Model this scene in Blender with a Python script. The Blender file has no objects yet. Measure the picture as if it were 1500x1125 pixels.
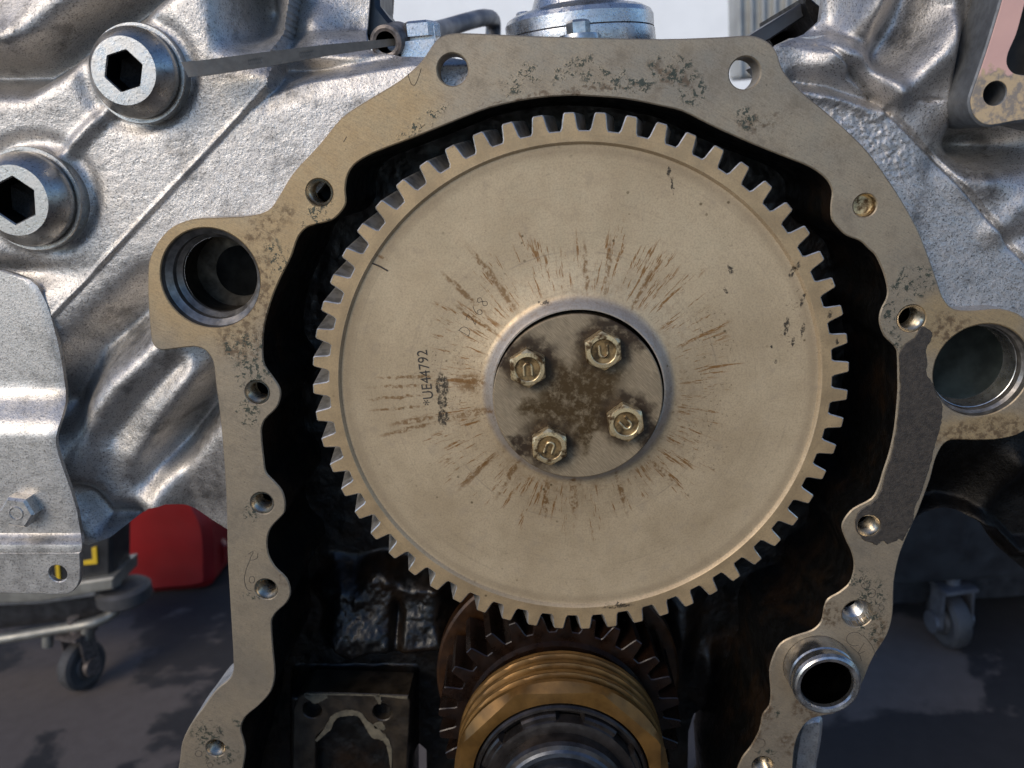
import bpy, bmesh, math, random
import numpy as np
from mathutils import Vector, Matrix
from mathutils.geometry import tessellate_polygon
random.seed(7)
S = bpy.context.scene
COL = S.collection
rad = math.radians

# ------------------------------------------------------------------ camera
W, H, F_PX = 1500.0, 1125.0, 1230.0
TILT, PAN, ROLL = 0.26116, -0.05309, -0.08700
CAM = np.array([-0.00907, -0.33385, 0.09484])
cF = np.array([math.sin(PAN)*math.cos(TILT), math.cos(PAN)*math.cos(TILT), -math.sin(TILT)])
_r = np.array([math.cos(PAN), -math.sin(PAN), 0.0]); _u = np.cross(_r, cF)
cR = _r*math.cos(ROLL) + _u*math.sin(ROLL)
cU = _u*math.cos(ROLL) - _r*math.sin(ROLL)
cam_d = bpy.data.cameras.new('camera'); cam = bpy.data.objects.new('camera', cam_d); COL.objects.link(cam)
cam.matrix_world = Matrix(((cR[0], cU[0], -cF[0], CAM[0]), (cR[1], cU[1], -cF[1], CAM[1]),
                           (cR[2], cU[2], -cF[2], CAM[2]), (0, 0, 0, 1)))
cam_d.sensor_width = 36.0; cam_d.lens = 36.0*F_PX/W
cam_d.clip_start = 0.01; cam_d.clip_end = 500
cam_d.dof.use_dof = True; cam_d.dof.focus_distance = 0.345; cam_d.dof.aperture_fstop = 13
S.camera = cam

# ------------------------------------------------------------------ light
SUN_EL, SUN_AZ = rad(30), rad(218)
w = bpy.data.worlds.new('World'); S.world = w; w.use_nodes = True
wn = w.node_tree; wn.nodes.clear()
sky = wn.nodes.new('ShaderNodeTexSky'); sky.sky_type = 'NISHITA'; sky.sun_disc = False
sky.sun_elevation = SUN_EL; sky.sun_rotation = SUN_AZ; sky.air_density = 1.0; sky.dust_density = 1.2; sky.ozone_density = 6.0; sky.altitude = 1500
bg = wn.nodes.new('ShaderNodeBackground'); bg.inputs['Strength'].default_value = 0.15
wo = wn.nodes.new('ShaderNodeOutputWorld')
wn.links.new(sky.outputs[0], bg.inputs[0]); wn.links.new(bg.outputs[0], wo.inputs[0])
sd = bpy.data.lights.new('sun', 'SUN'); sd.energy = 2.0; sd.angle = rad(28); sd.color = (1.0, 0.86, 0.67)
so = bpy.data.objects.new('sun', sd); COL.objects.link(so)
to_sun = Vector((math.sin(SUN_AZ)*math.cos(SUN_EL), math.cos(SUN_AZ)*math.cos(SUN_EL), math.sin(SUN_EL)))
so.rotation_euler = to_sun.to_track_quat('Z', 'Y').to_euler(); so.location = (-2, -3, 3)
S.view_settings.view_transform = 'Standard'; S.view_settings.look = 'None'
S.view_settings.exposure = 0.36; S.view_settings.gamma = 1.0
S.render.engine = 'CYCLES'
S.cycles.max_bounces = 8

GROUND = -0.47

def at(px, py, Y):
    d = cF + cR*(px - W/2)/F_PX - cU*(py - H/2)/F_PX
    return CAM + d*(Y - CAM[1])/d[1]
def at_ground(px, py, z=GROUND):
    d = cF + cR*(px - W/2)/F_PX - cU*(py - H/2)/F_PX
    return CAM + d*(z - CAM[2])/d[2]
def to_px(P):
    d = P - CAM
    k = d @ cF
    return W/2 + F_PX*(d @ cR)/k, H/2 - F_PX*(d @ cU)/k
def xz(pts, Y):
    return [(float(q[0]), float(q[2])) for q in (at(a, b, Y) for a, b in pts)]

# ------------------------------------------------------------------ node helpers
class NT:
    def __init__(s, name):
        s.m = bpy.data.materials.new(name); s.m.use_nodes = True
        s.t = s.m.node_tree; s.t.nodes.clear()
        s.out = s.t.nodes.new('ShaderNodeOutputMaterial')
        s.b = s.t.nodes.new('ShaderNodeBsdfPrincipled')
        s.t.links.new(s.b.outputs[0], s.out.inputs[0])
        s._pos = None
    def put(s, sock, v):
        if v is None: return
        if hasattr(v, 'is_output') or isinstance(v, bpy.types.NodeSocket): s.t.links.new(v, sock)
        else:
            if sock.type == 'RGBA' and len(v) == 3: v = (*v, 1)
            sock.default_value = v
    def set(s, **k):
        names = dict(base='Base Color', metal='Metallic', rough='Roughness', normal='Normal', coat='Coat Weight', spec='Specular IOR Level')
        for a, v in k.items(): s.put(s.b.inputs[names[a]], v)
    def pos(s):
        if s._pos is None: s._pos = s.t.nodes.new('ShaderNodeNewGeometry').outputs['Position']
        return s._pos
    def objco(s): return s.t.nodes.new('ShaderNodeTexCoord').outputs['Object']
    def math(s, op, a, b=None, c=None, clamp=False):
        n = s.t.nodes.new('ShaderNodeMath'); n.operation = op; n.use_clamp = clamp
        s.put(n.inputs[0], a)
        if b is not None: s.put(n.inputs[1], b)
        if c is not None: s.put(n.inputs[2], c)
        return n.outputs[0]
    def vmath(s, op, a, b=None):
        n = s.t.nodes.new('ShaderNodeVectorMath'); n.operation = op
        s.put(n.inputs[0], a)
        if b is not None: s.put(n.inputs[1], b)
        return n.outputs['Value'] if op in ('LENGTH', 'DOT_PRODUCT', 'DISTANCE') else n.outputs[0]
    def noise(s, vec, scale, detail=3, rough=0.55, col=False, dist=0.0):
        n = s.t.nodes.new('ShaderNodeTexNoise'); s.put(n.inputs['Vector'], vec)
        n.inputs['Scale'].default_value = scale; n.inputs['Detail'].default_value = detail
        n.inputs['Roughness'].default_value = rough; n.inputs['Distortion'].default_value = dist
        return n.outputs[1] if col else n.outputs[0]
    def voro(s, vec, scale, feature='F1'):
        n = s.t.nodes.new('ShaderNodeTexVoronoi'); n.feature = feature; s.put(n.inputs['Vector'], vec)
        n.inputs['Scale'].default_value = scale
        return n.outputs['Distance']
    def ramp(s, v, a, b, lo=0.0, hi=1.0):
        n = s.t.nodes.new('ShaderNodeMapRange'); n.interpolation_type = 'SMOOTHSTEP'
        s.put(n.inputs[0], v); n.inputs[1].default_value = a; n.inputs[2].default_value = b
        n.inputs[3].default_value = lo; n.inputs[4].default_value = hi
        return n.outputs[0]
    def mix(s, f, a, b):
        n = s.t.nodes.new('ShaderNodeMix'); n.data_type = 'RGBA'
        s.put(n.inputs[0], f); s.put(n.inputs[6], a); s.put(n.inputs[7], b)
        return n.outputs[2]
    def bump(s, h, strength, dist, normal=None):
        n = s.t.nodes.new('ShaderNodeBump'); n.inputs['Strength'].default_value = strength
        n.inputs['Distance'].default_value = dist; s.put(n.inputs['Height'], h)
        if normal is not None: s.put(n.inputs['Normal'], normal)
        return n.outputs[0]
    def xyz(s, v):
        n = s.t.nodes.new('ShaderNodeSeparateXYZ'); s.put(n.inputs[0], v); return n.outputs
    def comb(s, x, y, z):
        n = s.t.nodes.new('ShaderNodeCombineXYZ')
        s.put(n.inputs[0], x); s.put(n.inputs[1], y); s.put(n.inputs[2], z); return n.outputs[0]
    def blobs(s, spots, warp=0.004, wscale=180):
        """soft ragged spots at (x, z, radius_x, radius_z, tilt) on the plane; returns 0..1"""
        p = s.pos()
        wv = s.vmath('SUBTRACT', s.noise(p, wscale, 3, 0.6, col=True), (0.5, 0.5, 0.5))
        sc = s.t.nodes.new('ShaderNodeVectorMath'); sc.operation = 'SCALE'; s.put(sc.inputs[0], wv); sc.inputs['Scale'].default_value = warp*2
        q = s.vmath('ADD', p, sc.outputs[0])
        best = None
        for (x, z, rx, rz, tilt) in spots:
            mp = s.t.nodes.new('ShaderNodeMapping'); mp.vector_type = 'TEXTURE'
            s.put(mp.inputs['Vector'], q)
            mp.inputs['Location'].default_value = (x, 0, z); mp.inputs['Rotation'].default_value = (0, -tilt, 0)
            mp.inputs['Scale'].default_value = (rx, 1e6, rz)
            v = s.math('SUBTRACT', 1.0, s.vmath('LENGTH', mp.outputs[0]), clamp=True)
            best = v if best is None else s.math('MAXIMUM', best, v)
        return best

def px_spots(lst, Y=0.003):
    o = []
    for (px, py, rx, ry, t) in lst:
        q = at(px, py, Y); o.append((float(q[0]), float(q[2]), rx*0.000275, ry*0.000275, rad(t)))
    return o

# ------------------------------------------------------------------ materials
def m_machined():
    t = NT('machined_iron'); p = t.pos()
    big = t.noise(p, 22, 4, 0.6); fine = t.noise(p, 900, 3, 0.6); mid = t.noise(p, 120, 4, 0.65)
    c = t.mix(t.ramp(big, 0.35, 0.68), (0.38, 0.30, 0.20), (0.285, 0.235, 0.17))
    c = t.mix(t.ramp(mid, 0.45, 0.75, 0, 0.55), c, (0.17, 0.14, 0.10))
    # warm varnish on the upper left shoulder and the left bore boss
    warm = t.blobs(px_spots([(540, 190, 150, 80, 30), (440, 300, 120, 110, 40), (300, 400, 150, 150, 0), (420, 400, 80, 120, 20), (1420, 470, 110, 80, 0), (1440, 630, 100, 40, 0)]), 0.006, 90)
    c = t.mix(t.ramp(warm, 0.0, 0.5, 0, 0.85), c, (0.43, 0.30, 0.15))
    # fine dark pores
    c = t.mix(t.ramp(fine, 0.64, 0.74, 0, 0.55), c, (0.07, 0.06, 0.05))
    # brown oil stains
    br = t.blobs(px_spots([(350, 500, 45, 40, 0), (375, 470, 35, 60, 20), (395, 330, 60, 20, 30), (380, 420, 25, 80, -15), (800, 140, 120, 5, 4), (900, 128, 90, 4, -4), (1440, 632, 95, 26, 5), (1110, 180, 40, 16, 0), (985, 110, 50, 14, -30),
                           (1390, 480, 40, 30, 0), (1215, 900, 25, 30, 0), (1290, 930, 22, 60, 10), (1180, 1040, 30, 40, 0), (420, 845, 14, 20, 0), (1110, 1060, 26, 70, -20), (1160, 1090, 30, 30, 0)]), 0.005, 240)
    c = t.mix(t.math('MULTIPLY', t.ramp(br, 0.02, 0.5), t.ramp(t.noise(p, 420, 4, 0.7), 0.42, 0.62, 0, 0.8)), c, (0.10, 0.055, 0.025))
    # green gasket residue
    gr = t.blobs(px_spots([(765, 117, 40, 18, 25), (840, 100, 42, 14, 18), (885, 110, 40, 18, 0), (985, 100, 40, 24, -10), (1015, 128, 26, 30, 40), (1095, 175, 16, 20, 0), (930, 125, 40, 12, 0), (620, 180, 60, 10, 30),
                           (408, 380, 22, 34, 10), (360, 510, 40, 30, 0), (372, 545, 40, 40, 20), (365, 605, 24, 26, 0), (1340, 415, 44, 30, 20), (1305, 460, 14, 40, 10), (1310, 505, 16, 16, 0), (465, 310, 40, 12, 30), (480, 325, 30, 10, 0),
                           (1275, 890, 30, 60, -10), (1285, 925, 16, 30, 0), (1290, 865, 12, 20, 0), (1125, 1110, 26, 24, 0), (1140, 1040, 10, 14, 0), (305, 1075, 34, 30, 0), (325, 1105, 40, 26, 0), (368, 750, 14, 20, 0), (1262, 845, 30, 20, 0),
                           (375, 872, 30, 12, 0), (350, 1060, 10, 20, 30)]), 0.004, 260)
    n2 = t.noise(p, 520, 4, 0.75)
    g = t.math('MULTIPLY', t.ramp(gr, 0.05, 0.4), t.ramp(n2, 0.515, 0.565))
    c = t.mix(t.math('MULTIPLY', g, 0.92), c, (0.024, 0.040, 0.030))
    # cutter marks: long arcs stretched across the face
    mp = t.t.nodes.new('ShaderNodeMapping'); t.put(mp.inputs[0], p); mp.inputs['Rotation'].default_value = (0, rad(-32), 0)
    st = t.noise(t.vmath('MULTIPLY', mp.outputs[0], (160, 1, 2800)), 1.0, 3, 0.6)
    c = t.mix(t.ramp(st, 0.35, 0.7, 0.0, 0.28), c, (0.12, 0.10, 0.075))
    c = t.mix(t.ramp(t.noise(p, 1400, 3, 0.7), 0.42, 0.66, 0, 0.28), c, (0.11, 0.09, 0.065))
    t.set(base=c, metal=0.6, rough=t.ramp(mid, 0.3, 0.7, 0.42, 0.58))
    b1 = t.bump(st, 0.16, 0.0004); b2 = t.bump(t.math('ADD', g, t.math('MULTIPLY', t.noise(p, 380, 4, 0.7), 0.6)), 0.25, 0.0004, b1)
    t.set(normal=b2)
    return t.m

def m_gearface():
    t = NT('gear_steel'); p = t.pos(); x, y, z = t.xyz(p)
    r = t.math('SQRT', t.math('ADD', t.math('MULTIPLY', x, x), t.math('MULTIPLY', z, z)))
    a = t.math('ARCTAN2', z, x)
    ca = t.math('COSINE', a); sa = t.math('SINE', a)
    big = t.noise(p, 30, 4, 0.6); mid = t.noise(p, 150, 4, 0.6)
    web = t.mix(t.ramp(big, 0.3, 0.7), (0.53, 0.405, 0.25), (0.43, 0.32, 0.19))
    web = t.mix(t.ramp(mid, 0.5, 0.8, 0, 0.35), web, (0.22, 0.18, 0.13))
    rim = t.mix(t.ramp(t.noise(p, 60, 4, 0.6), 0.35, 0.65), (0.44, 0.31, 0.165), (0.32, 0.225, 0.12))
    c = t.mix(t.ramp(r, 0.0990, 0.0996), web, rim)
    c = t.mix(t.math('MULTIPLY', t.ramp(r, 0.0345, 0.0352), t.ramp(r, 0.0405, 0.0375, 0, 0.8)), c, (0.30, 0.28, 0.26))
    c = t.mix(t.ramp(t.noise(p, 1300, 3, 0.7), 0.40, 0.66, 0, 0.30), c, (0.18, 0.13, 0.08))
    c = t.mix(t.ramp(t.noise(p, 520, 4, 0.75), 0.60, 0.72, 0, 0.45), c, (0.17, 0.12, 0.07))
    arc = t.noise(t.comb(t.math('MULTIPLY', ca, 2.0), t.math('MULTIPLY', r, 900.0), t.math('MULTIPLY', sa, 2.0)), 1.0, 3, 0.6)
    c = t.mix(t.ramp(arc, 0.56, 0.70, 0, 0.16), c, (0.16, 0.12, 0.08))
    c = t.mix(t.math('MULTIPLY', t.ramp(r, 0.0992, 0.0960, 0, 0.35), t.ramp(r, 0.0925, 0.0965)), c, (0.20, 0.14, 0.08))
    # radial rust streaks flung out from the hub
    dirv = t.comb(t.math('MULTIPLY', ca, 1.0), t.math('MULTIPLY', r, 1.6), t.math('MULTIPLY', sa, 1.0))
    wob = t.noise(p, 200, 3, 0.6)
    sv = t.noise(dirv, 24, 4, 0.75); sv2 = t.noise(dirv, 55, 3, 0.7)
    length = t.math('MULTIPLY_ADD', t.noise(dirv, 9.0, 3, 0.6), 0.085, 0.020)
    inside = t.math('MULTIPLY', t.ramp(r, 0.0405, 0.0445), t.ramp(t.math('SUBTRACT', length, r), -0.002, 0.008))
    brk = t.ramp(t.noise(p, 420, 4, 0.75), 0.30, 0.50)
    streak = t.math('MAXIMUM', t.ramp(sv, 0.575, 0.60), t.ramp(sv2, 0.605, 0.635, 0, 0.9))
    streak = t.math('MULTIPLY', t.math('MULTIPLY', streak, inside), brk)
    c = t.mix(t.math('MULTIPLY', streak, 0.9), c, (0.20, 0.085, 0.014))
    haze = t.math('MULTIPLY', t.ramp(r, 0.064, 0.042), t.ramp(t.noise(p, 260, 5, 0.75), 0.46, 0.7, 0, 0.35))
    c = t.mix(haze, c, (0.19, 0.11, 0.045))
    # straight oil lines left of the hub, black smudges beside the part number
    ln = t.blobs([(q[0], q[1], q[2], q[3], q[4]) for q in px_spots([(595, 552, 60, 4, -2), (590, 566, 70, 4, -2), (580, 582, 60, 3.5, 1), (585, 598, 60, 3.5, 2), (610, 615, 55, 7, 8), (600, 628, 65, 5, 10), (690, 560, 34, 20, 0), (690, 606, 60, 8, 10),
                  (858, 395, 5, 55, 0), (890, 395, 6, 55, -8), (712, 395, 6, 60, 32), (735, 425, 7, 60, 28), (680, 430, 6, 60, 42), (700, 470, 5, 60, 50), (940, 425, 5, 50, -30), (700, 690, 6, 60, -48), (745, 700, 6, 55, -35), (840, 720, 8, 60, 0), (800, 730, 6, 50, -8), (910, 720, 6, 55, 10), (970, 690, 6, 50, 40), (560, 378, 3, 14, 55)], 0.0015)], 0.0012, 300)
    c = t.mix(t.math('MULTIPLY', t.ramp(ln, 0.05, 0.6), t.ramp(t.noise(p, 420, 4, 0.7), 0.38, 0.58, 0, 0.85)), c, (0.17, 0.085, 0.025))
    sm = t.blobs(px_spots([(648, 565, 12, 24, 0), (648, 588, 9, 14, 0), (649, 611, 10, 17, 0), (980, 252, 4, 8, 0), (985, 272, 2, 16, 10), (905, 885, 30, 4.5, 2), (1152, 478, 4, 16, -5), (1176, 484, 4, 12, 0), (1161, 500, 3, 10, 0), (1070, 395, 4, 9, 30), (1063, 425, 3, 7, 30), (1163, 395, 5, 16, -30), (1176, 440, 4, 14, -15), (1214, 460, 3, 7, 0), (1224, 500, 2.5, 6, 0), (1130, 508, 3, 3, 0), (1137, 530, 3, 3, 0), (797, 443, 10, 4, 0)], 0.0015), 0.0016, 420)  # the flat oval low in the groove is a painted shadow spot
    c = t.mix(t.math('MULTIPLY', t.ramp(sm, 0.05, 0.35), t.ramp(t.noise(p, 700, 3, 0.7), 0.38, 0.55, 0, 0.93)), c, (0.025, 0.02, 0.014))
    # specks of dried oil
    sp = t.math('MULTIPLY', t.ramp(t.voro(p, 170), 0.13, 0.06), t.ramp(t.noise(p, 35, 2, 0.5), 0.5, 0.62))
    spr = t.blobs(px_spots([(1050, 540, 46, 150, 4), (1030, 640, 50, 80, 20), (1160, 470, 24, 70, -10), (1210, 470, 20, 90, 0), (690, 560, 120, 120, 0)], 0.0), 0.004, 120)
    sp2 = t.math('MULTIPLY', t.ramp(t.noise(p, 900, 3, 0.7), 0.60, 0.68), t.ramp(spr, 0.05, 0.5))
    c = t.mix(t.math('MAXIMUM', t.math('MULTIPLY', sp, 0.8), t.math('MULTIPLY', sp2, 0.7)), c, (0.085, 0.055, 0.02))
    # faint turned circles
    tur = t.ramp(t.math('ABSOLUTE', t.math('SUBTRACT', r, 0.0575)), 0.0, 0.0005, 0.35, 0.0)
    c = t.mix(t.math('MULTIPLY', tur, t.ramp(t.noise(p, 40, 2, 0.5), 0.45, 0.6)), c, (0.17, 0.13, 0.09))
    t.set(base=c, metal=0.5, rough=t.ramp(mid, 0.3, 0.7, 0.42, 0.56))
    cut = t.noise(t.vmath('MULTIPLY', p, (900, 1, 260)), 1.0, 2, 0.5)
    t.set(normal=t.bump(cut, 0.07, 0.0004, t.bump(t.noise(p, 300, 3, 0.6), 0.12, 0.0004)))
    return t.m

def m_toothside():
    t = NT('tooth_flank_steel'); p = t.pos()
    t.set(base=t.mix(t.ramp(t.noise(p, 200, 3, 0.6), 0.4, 0.65), (0.62, 0.58, 0.52), (0.36, 0.33, 0.28)), metal=0.75, rough=0.35)
    return t.m

def m_hubplate():
    t = NT('hub_plate_steel'); p = t.pos()
    mp = t.t.nodes.new('ShaderNodeMapping'); t.put(mp.inputs[0], p); mp.inputs['Rotation'].default_value = (0, rad(-50), 0)
    s1 = t.noise(t.vmath('MULTIPLY', mp.outputs[0], (220, 1, 3200)), 1.0, 3, 0.6)
    c = t.mix(t.ramp(s1, 0.3, 0.7), (0.34, 0.26, 0.16), (0.20, 0.15, 0.09))
    c = t.mix(t.ramp(t.noise(p, 90, 4, 0.6), 0.45, 0.7, 0, 0.5), c, (0.17, 0.13, 0.08))
    br = t.blobs(px_spots([(842, 588, 110, 66, 30), (820, 560, 90, 44, -30), (870, 560, 60, 90, -20), (870, 610, 40, 30, 0), (855, 640, 22, 40, -10), (790, 600, 50, 20, 0)], -0.005), 0.006, 160)
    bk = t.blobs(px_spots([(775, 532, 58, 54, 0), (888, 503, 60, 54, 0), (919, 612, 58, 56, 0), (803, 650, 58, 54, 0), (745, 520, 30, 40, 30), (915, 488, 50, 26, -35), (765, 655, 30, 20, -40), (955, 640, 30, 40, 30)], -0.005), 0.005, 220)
    c = t.mix(t.math('MULTIPLY', t.ramp(br, 0.05, 0.6), t.ramp(t.noise(p, 300, 5, 0.72), 0.30, 0.55, 0.3, 1.0)), c, (0.065, 0.038, 0.012))
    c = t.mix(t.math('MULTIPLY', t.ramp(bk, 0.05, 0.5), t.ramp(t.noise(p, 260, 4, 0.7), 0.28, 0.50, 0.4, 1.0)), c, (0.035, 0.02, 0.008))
    t.set(base=c, metal=0.4, rough=t.ramp(br, 0.0, 0.5, 0.48, 0.35), normal=t.bump(s1, 0.15, 0.0004, t.bump(t.noise(p, 500, 3, 0.6), 0.1, 0.0003)))
    return t.m

def m_bolt():
    t = NT('oily_bolt_steel'); p = t.pos()
    n = t.noise(p, 230, 4, 0.6)
    c = t.mix(t.ramp(n, 0.36, 0.54), (0.085, 0.045, 0.016), (0.64, 0.50, 0.28))
    t.set(base=c, metal=0.75, rough=t.ramp(n, 0.4, 0.6, 0.45, 0.27), normal=t.bump(t.noise(p, 700, 3, 0.6), 0.08, 0.0003))
    return t.m

def m_cast(name, col, lump=1.0, metal=0.86, rough=(0.40, 0.56), dirt=0.5):
    t = NT(name); p = t.pos(); sp = t.noise(p, 1500, 3, 0.65)
    n1 = t.noise(p, 900, 4, 0.62); n2 = t.noise(p, 240, 3, 0.6); n3 = t.noise(p, 2400, 2, 0.6)
    dk = t.noise(p, 48, 5, 0.68)
    c = t.mix(t.ramp(dk, 0.50, 0.70, 0, dirt), col, tuple(v*0.22 for v in col))
    c = t.mix(t.ramp(n1, 0.56, 0.70, 0, 0.6), c, tuple(v*0.2 for v in col))
    c = t.mix(t.ramp(sp, 0.53, 0.67, 0, 0.75*dirt+0.2), c, tuple(v*0.10 for v in col))
    hb = t.math('ADD', n1, t.math('MULTIPLY', n3, 0.35))
    bb = t.bump(hb, 0.5*lump, 0.0005, t.bump(n2, 0.12*lump, 0.0008))
    t.set(base=c, metal=metal, rough=t.ramp(n2, 0.3, 0.7, *rough), normal=bb)
    return t.m

def m_plain(name, col, metal=0.0, rough=0.5, nscale=200, var=0.25, bump=0.1, bdist=0.0004, rv=0.1, use_obj=False):
    t = NT(name); p = t.objco() if use_obj else t.pos()
    n = t.noise(p, nscale, 4, 0.6)
    c = t.mix(t.ramp(n, 0.3, 0.7), tuple(min(1, v*(1+var)) for v in col), tuple(v*(1-var) for v in col))
    t.set(base=c, metal=metal, rough=t.ramp(t.noise(p, nscale*0.6, 3, 0.6), 0.3, 0.7, max(0.03, rough-rv), min(1, rough+rv)), normal=t.bump(t.noise(p, nscale*2.5, 3, 0.6), bump, bdist))
    return t.m

def m_oily():
    t = NT('oily_black_casting'); p = t.pos()
    n = t.noise(p, 210, 4, 0.65); br = t.noise(p, 45, 4, 0.6)
    c = t.mix(t.ramp(br, 0.45, 0.7), (0.003, 0.0028, 0.0025), (0.013, 0.0075, 0.004))
    t.set(base=c, metal=0.0, rough=t.ramp(n, 0.35, 0.65, 0.28, 0.5), normal=t.bump(n, 0.3, 0.0009, t.bump(t.noise(p, 600, 3, 0.6), 0.25, 0.0005)), spec=0.3)
    return t.m

def m_ground():
    t = NT('wet_concrete'); p = t.pos()
    n = t.noise(p, 3.6, 6, 0.55, dist=0.15); f = t.noise(p, 60, 4, 0.6)
    wet = t.ramp(t.math('ADD', n, t.math('MULTIPLY', t.math('SUBTRACT', f, 0.5), 0.05)), 0.49, 0.53)
    dry = t.mix(f, (0.078, 0.065, 0.058), (0.112, 0.095, 0.085))
    c = t.mix(wet, dry, t.mix(f, (0.022, 0.021, 0.021), (0.034, 0.032, 0.032)))
    t.set(base=c, rough=t.ramp(wet, 0, 1, 0.9, 0.7), normal=t.bump(f, 0.2, 0.003), spec=0.15)
    return t.m

def m_pink():
    t = NT('gasket_face'); p = t.pos(); x, y, z = t.xyz(p)
    zc = float(at(1440, 108, -0.004)[2])
    n = t.noise(p, 130, 4, 0.65)
    k = t.ramp(t.math('ADD', t.math('SUBTRACT', z, zc), t.math('MULTIPLY', t.math('SUBTRACT', n, 0.5), 0.02)), -0.001, 0.001)
    low = t.mix(t.ramp(t.noise(p, 260, 4, 0.7), 0.4, 0.6), (0.42, 0.31, 0.18), (0.2, 0.17, 0.14))
    c = t.mix(k, low, t.mix(t.noise(p, 80, 3, 0.6), (0.60, 0.36, 0.30), (0.48, 0.29, 0.25)))
    t.set(base=c, rough=0.6, normal=t.bump(n, 0.15, 0.0005))
    return t.m

M = dict(
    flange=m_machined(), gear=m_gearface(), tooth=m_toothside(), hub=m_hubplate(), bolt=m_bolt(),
    cast=m_cast('silver_cast_iron', (0.52, 0.49, 0.455), dirt=0.65),
    cast_rough=m_cast('rough_silver_cast_iron', (0.47, 0.445, 0.42), 1.0, dirt=0.75),
    castdark=m_cast('dark_cast_iron', (0.024, 0.022, 0.020), 1.2, 1.0, (0.45, 0.6)),  # near-black version of the cast iron for the skirt and socket insides
    plate=m_cast('silver_painted_steel', (0.54, 0.51, 0.47), 0.5, 0.86, (0.36, 0.5), 0.5),
    plug=m_cast('plug_steel', (0.42, 0.40, 0.37), 0.35, 0.95, (0.25, 0.4), 0.3),
    alu=m_cast('silver_painted_aluminium', (0.50, 0.50, 0.50), 0.5, 0.9, (0.2, 0.38), 0.4),
    steel=m_plain('bare_steel', (0.42, 0.41, 0.39), 0.95, 0.3, 300),
    dip=m_plain('dull_spring_steel', (0.095, 0.086, 0.074), 0.1, 0.42, 400, 0.15, 0.05),
    mark=m_plain('dark_hatching', (0.06, 0.055, 0.05), 0.3, 0.5),
    borein=m_plain('oily_bore_wall', (0.055, 0.046, 0.035), 1.0, 0.5, 200, 0.4),
    boltdish=m_plain('oil_filled_dish', (0.20, 0.13, 0.055), 0.6, 0.35, 260, 0.75),
    thread=m_plain('thread_steel', (0.42, 0.36, 0.27), 0.95, 0.28, 300),
    bore=m_plain('honed_bore_steel', (0.23, 0.21, 0.185), 0.8, 0.38, 260, 0.35),
    dark=m_plain('recess_shade', (0.006, 0.006, 0.0055), 1.0, 0.5, 150),  # near-black base paints the shade inside holes, slots and tubes
    cup=m_plain('cup_plug_steel', (0.032, 0.036, 0.031), 1.0, 0.45, 60, 0.4),
    oily=m_oily(),
    seal=m_plain('dark_sealant', (0.032, 0.025, 0.018), 0.0, 0.62, 500, 0.35, 0.5, 0.0005),
    brown=m_plain('brown_oiled_steel', (0.011, 0.005, 0.0025), 0.2, 0.32, 160, 0.5, 0.2),
    amber=m_plain('amber_oiled_steel', (0.034, 0.014, 0.0045), 0.4, 0.4, 160, 0.4, 0.2),
    bronze=m_plain('bronze', (0.15, 0.076, 0.019), 0.6, 0.40, 90, 0.32, 0.06),
    shaft=m_plain('dark_shaft_steel', (0.05, 0.042, 0.037), 0.8, 0.35, 200, 0.3),
    nose=m_plain('grey_shaft_steel', (0.07, 0.075, 0.085), 0.9, 0.4, 200, 0.2),
    grease=m_plain('brown_gasket_grime', (0.022, 0.016, 0.010), 0.1, 0.4, 120, 0.6, 0.4),
    cream=m_plain('cream_gasket_paper', (0.09, 0.075, 0.048), 0.0, 0.7, 200, 0.35),
    rust=m_plain('rusty_tube_steel', (0.13, 0.11, 0.10), 0.6, 0.5, 260, 0.5, 0.3),
    portside=m_plain('grey_milled_iron', (0.12, 0.125, 0.13), 0.4, 0.5, 300, 0.2),
    tubes=m_plain('grey_tube_steel', (0.14, 0.14, 0.15), 0.6, 0.45, 120, 0.2),
    black=m_plain('black_plastic', (0.012, 0.012, 0.013), 0.0, 0.45, 60, 0.3),
    blackmetal=m_plain('black_painted_steel', (0.02, 0.02, 0.022), 0.1, 0.4, 90, 0.4),
    red=m_plain('red_paint', (0.20, 0.007, 0.008), 0.0, 0.4, 12, 0.15, 0.05),
    yellow=m_plain('yellow_print', (0.55, 0.36, 0.015), 0.0, 0.5, 60, 0.1),
    greypaint=m_plain('grey_painted_steel', (0.20, 0.19, 0.17), 0.2, 0.5, 40, 0.2),
    lightsteel=m_plain('worn_light_steel', (0.25, 0.24, 0.21), 0.7, 0.45, 40, 0.25),
    rubber=m_plain('worn_rubber', (0.035, 0.033, 0.032), 0.0, 0.7, 40, 0.3),
    greyrubber=m_plain('grey_rubber', (0.042, 0.04, 0.04), 0.0, 0.6, 40, 0.3),
    wall=m_plain('white_wall_paint', (0.80, 0.81, 0.80), 0.0, 0.7, 6, 0.03, 0.05, 0.002),
    whitemetal=m_plain('pale_sheet_metal', (0.36, 0.36, 0.34), 0.2, 0.5, 30, 0.15),
    concrete=m_plain('pale_bounce_concrete', (0.42, 0.38, 0.31), 0.0, 0.9, 9, 0.12, 0.2, 0.004),
    ground=m_ground(), pink=m_pink(), ink=m_plain('engraved_dirt', (0.035, 0.028, 0.02), 0.0, 0.7),
)

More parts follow.
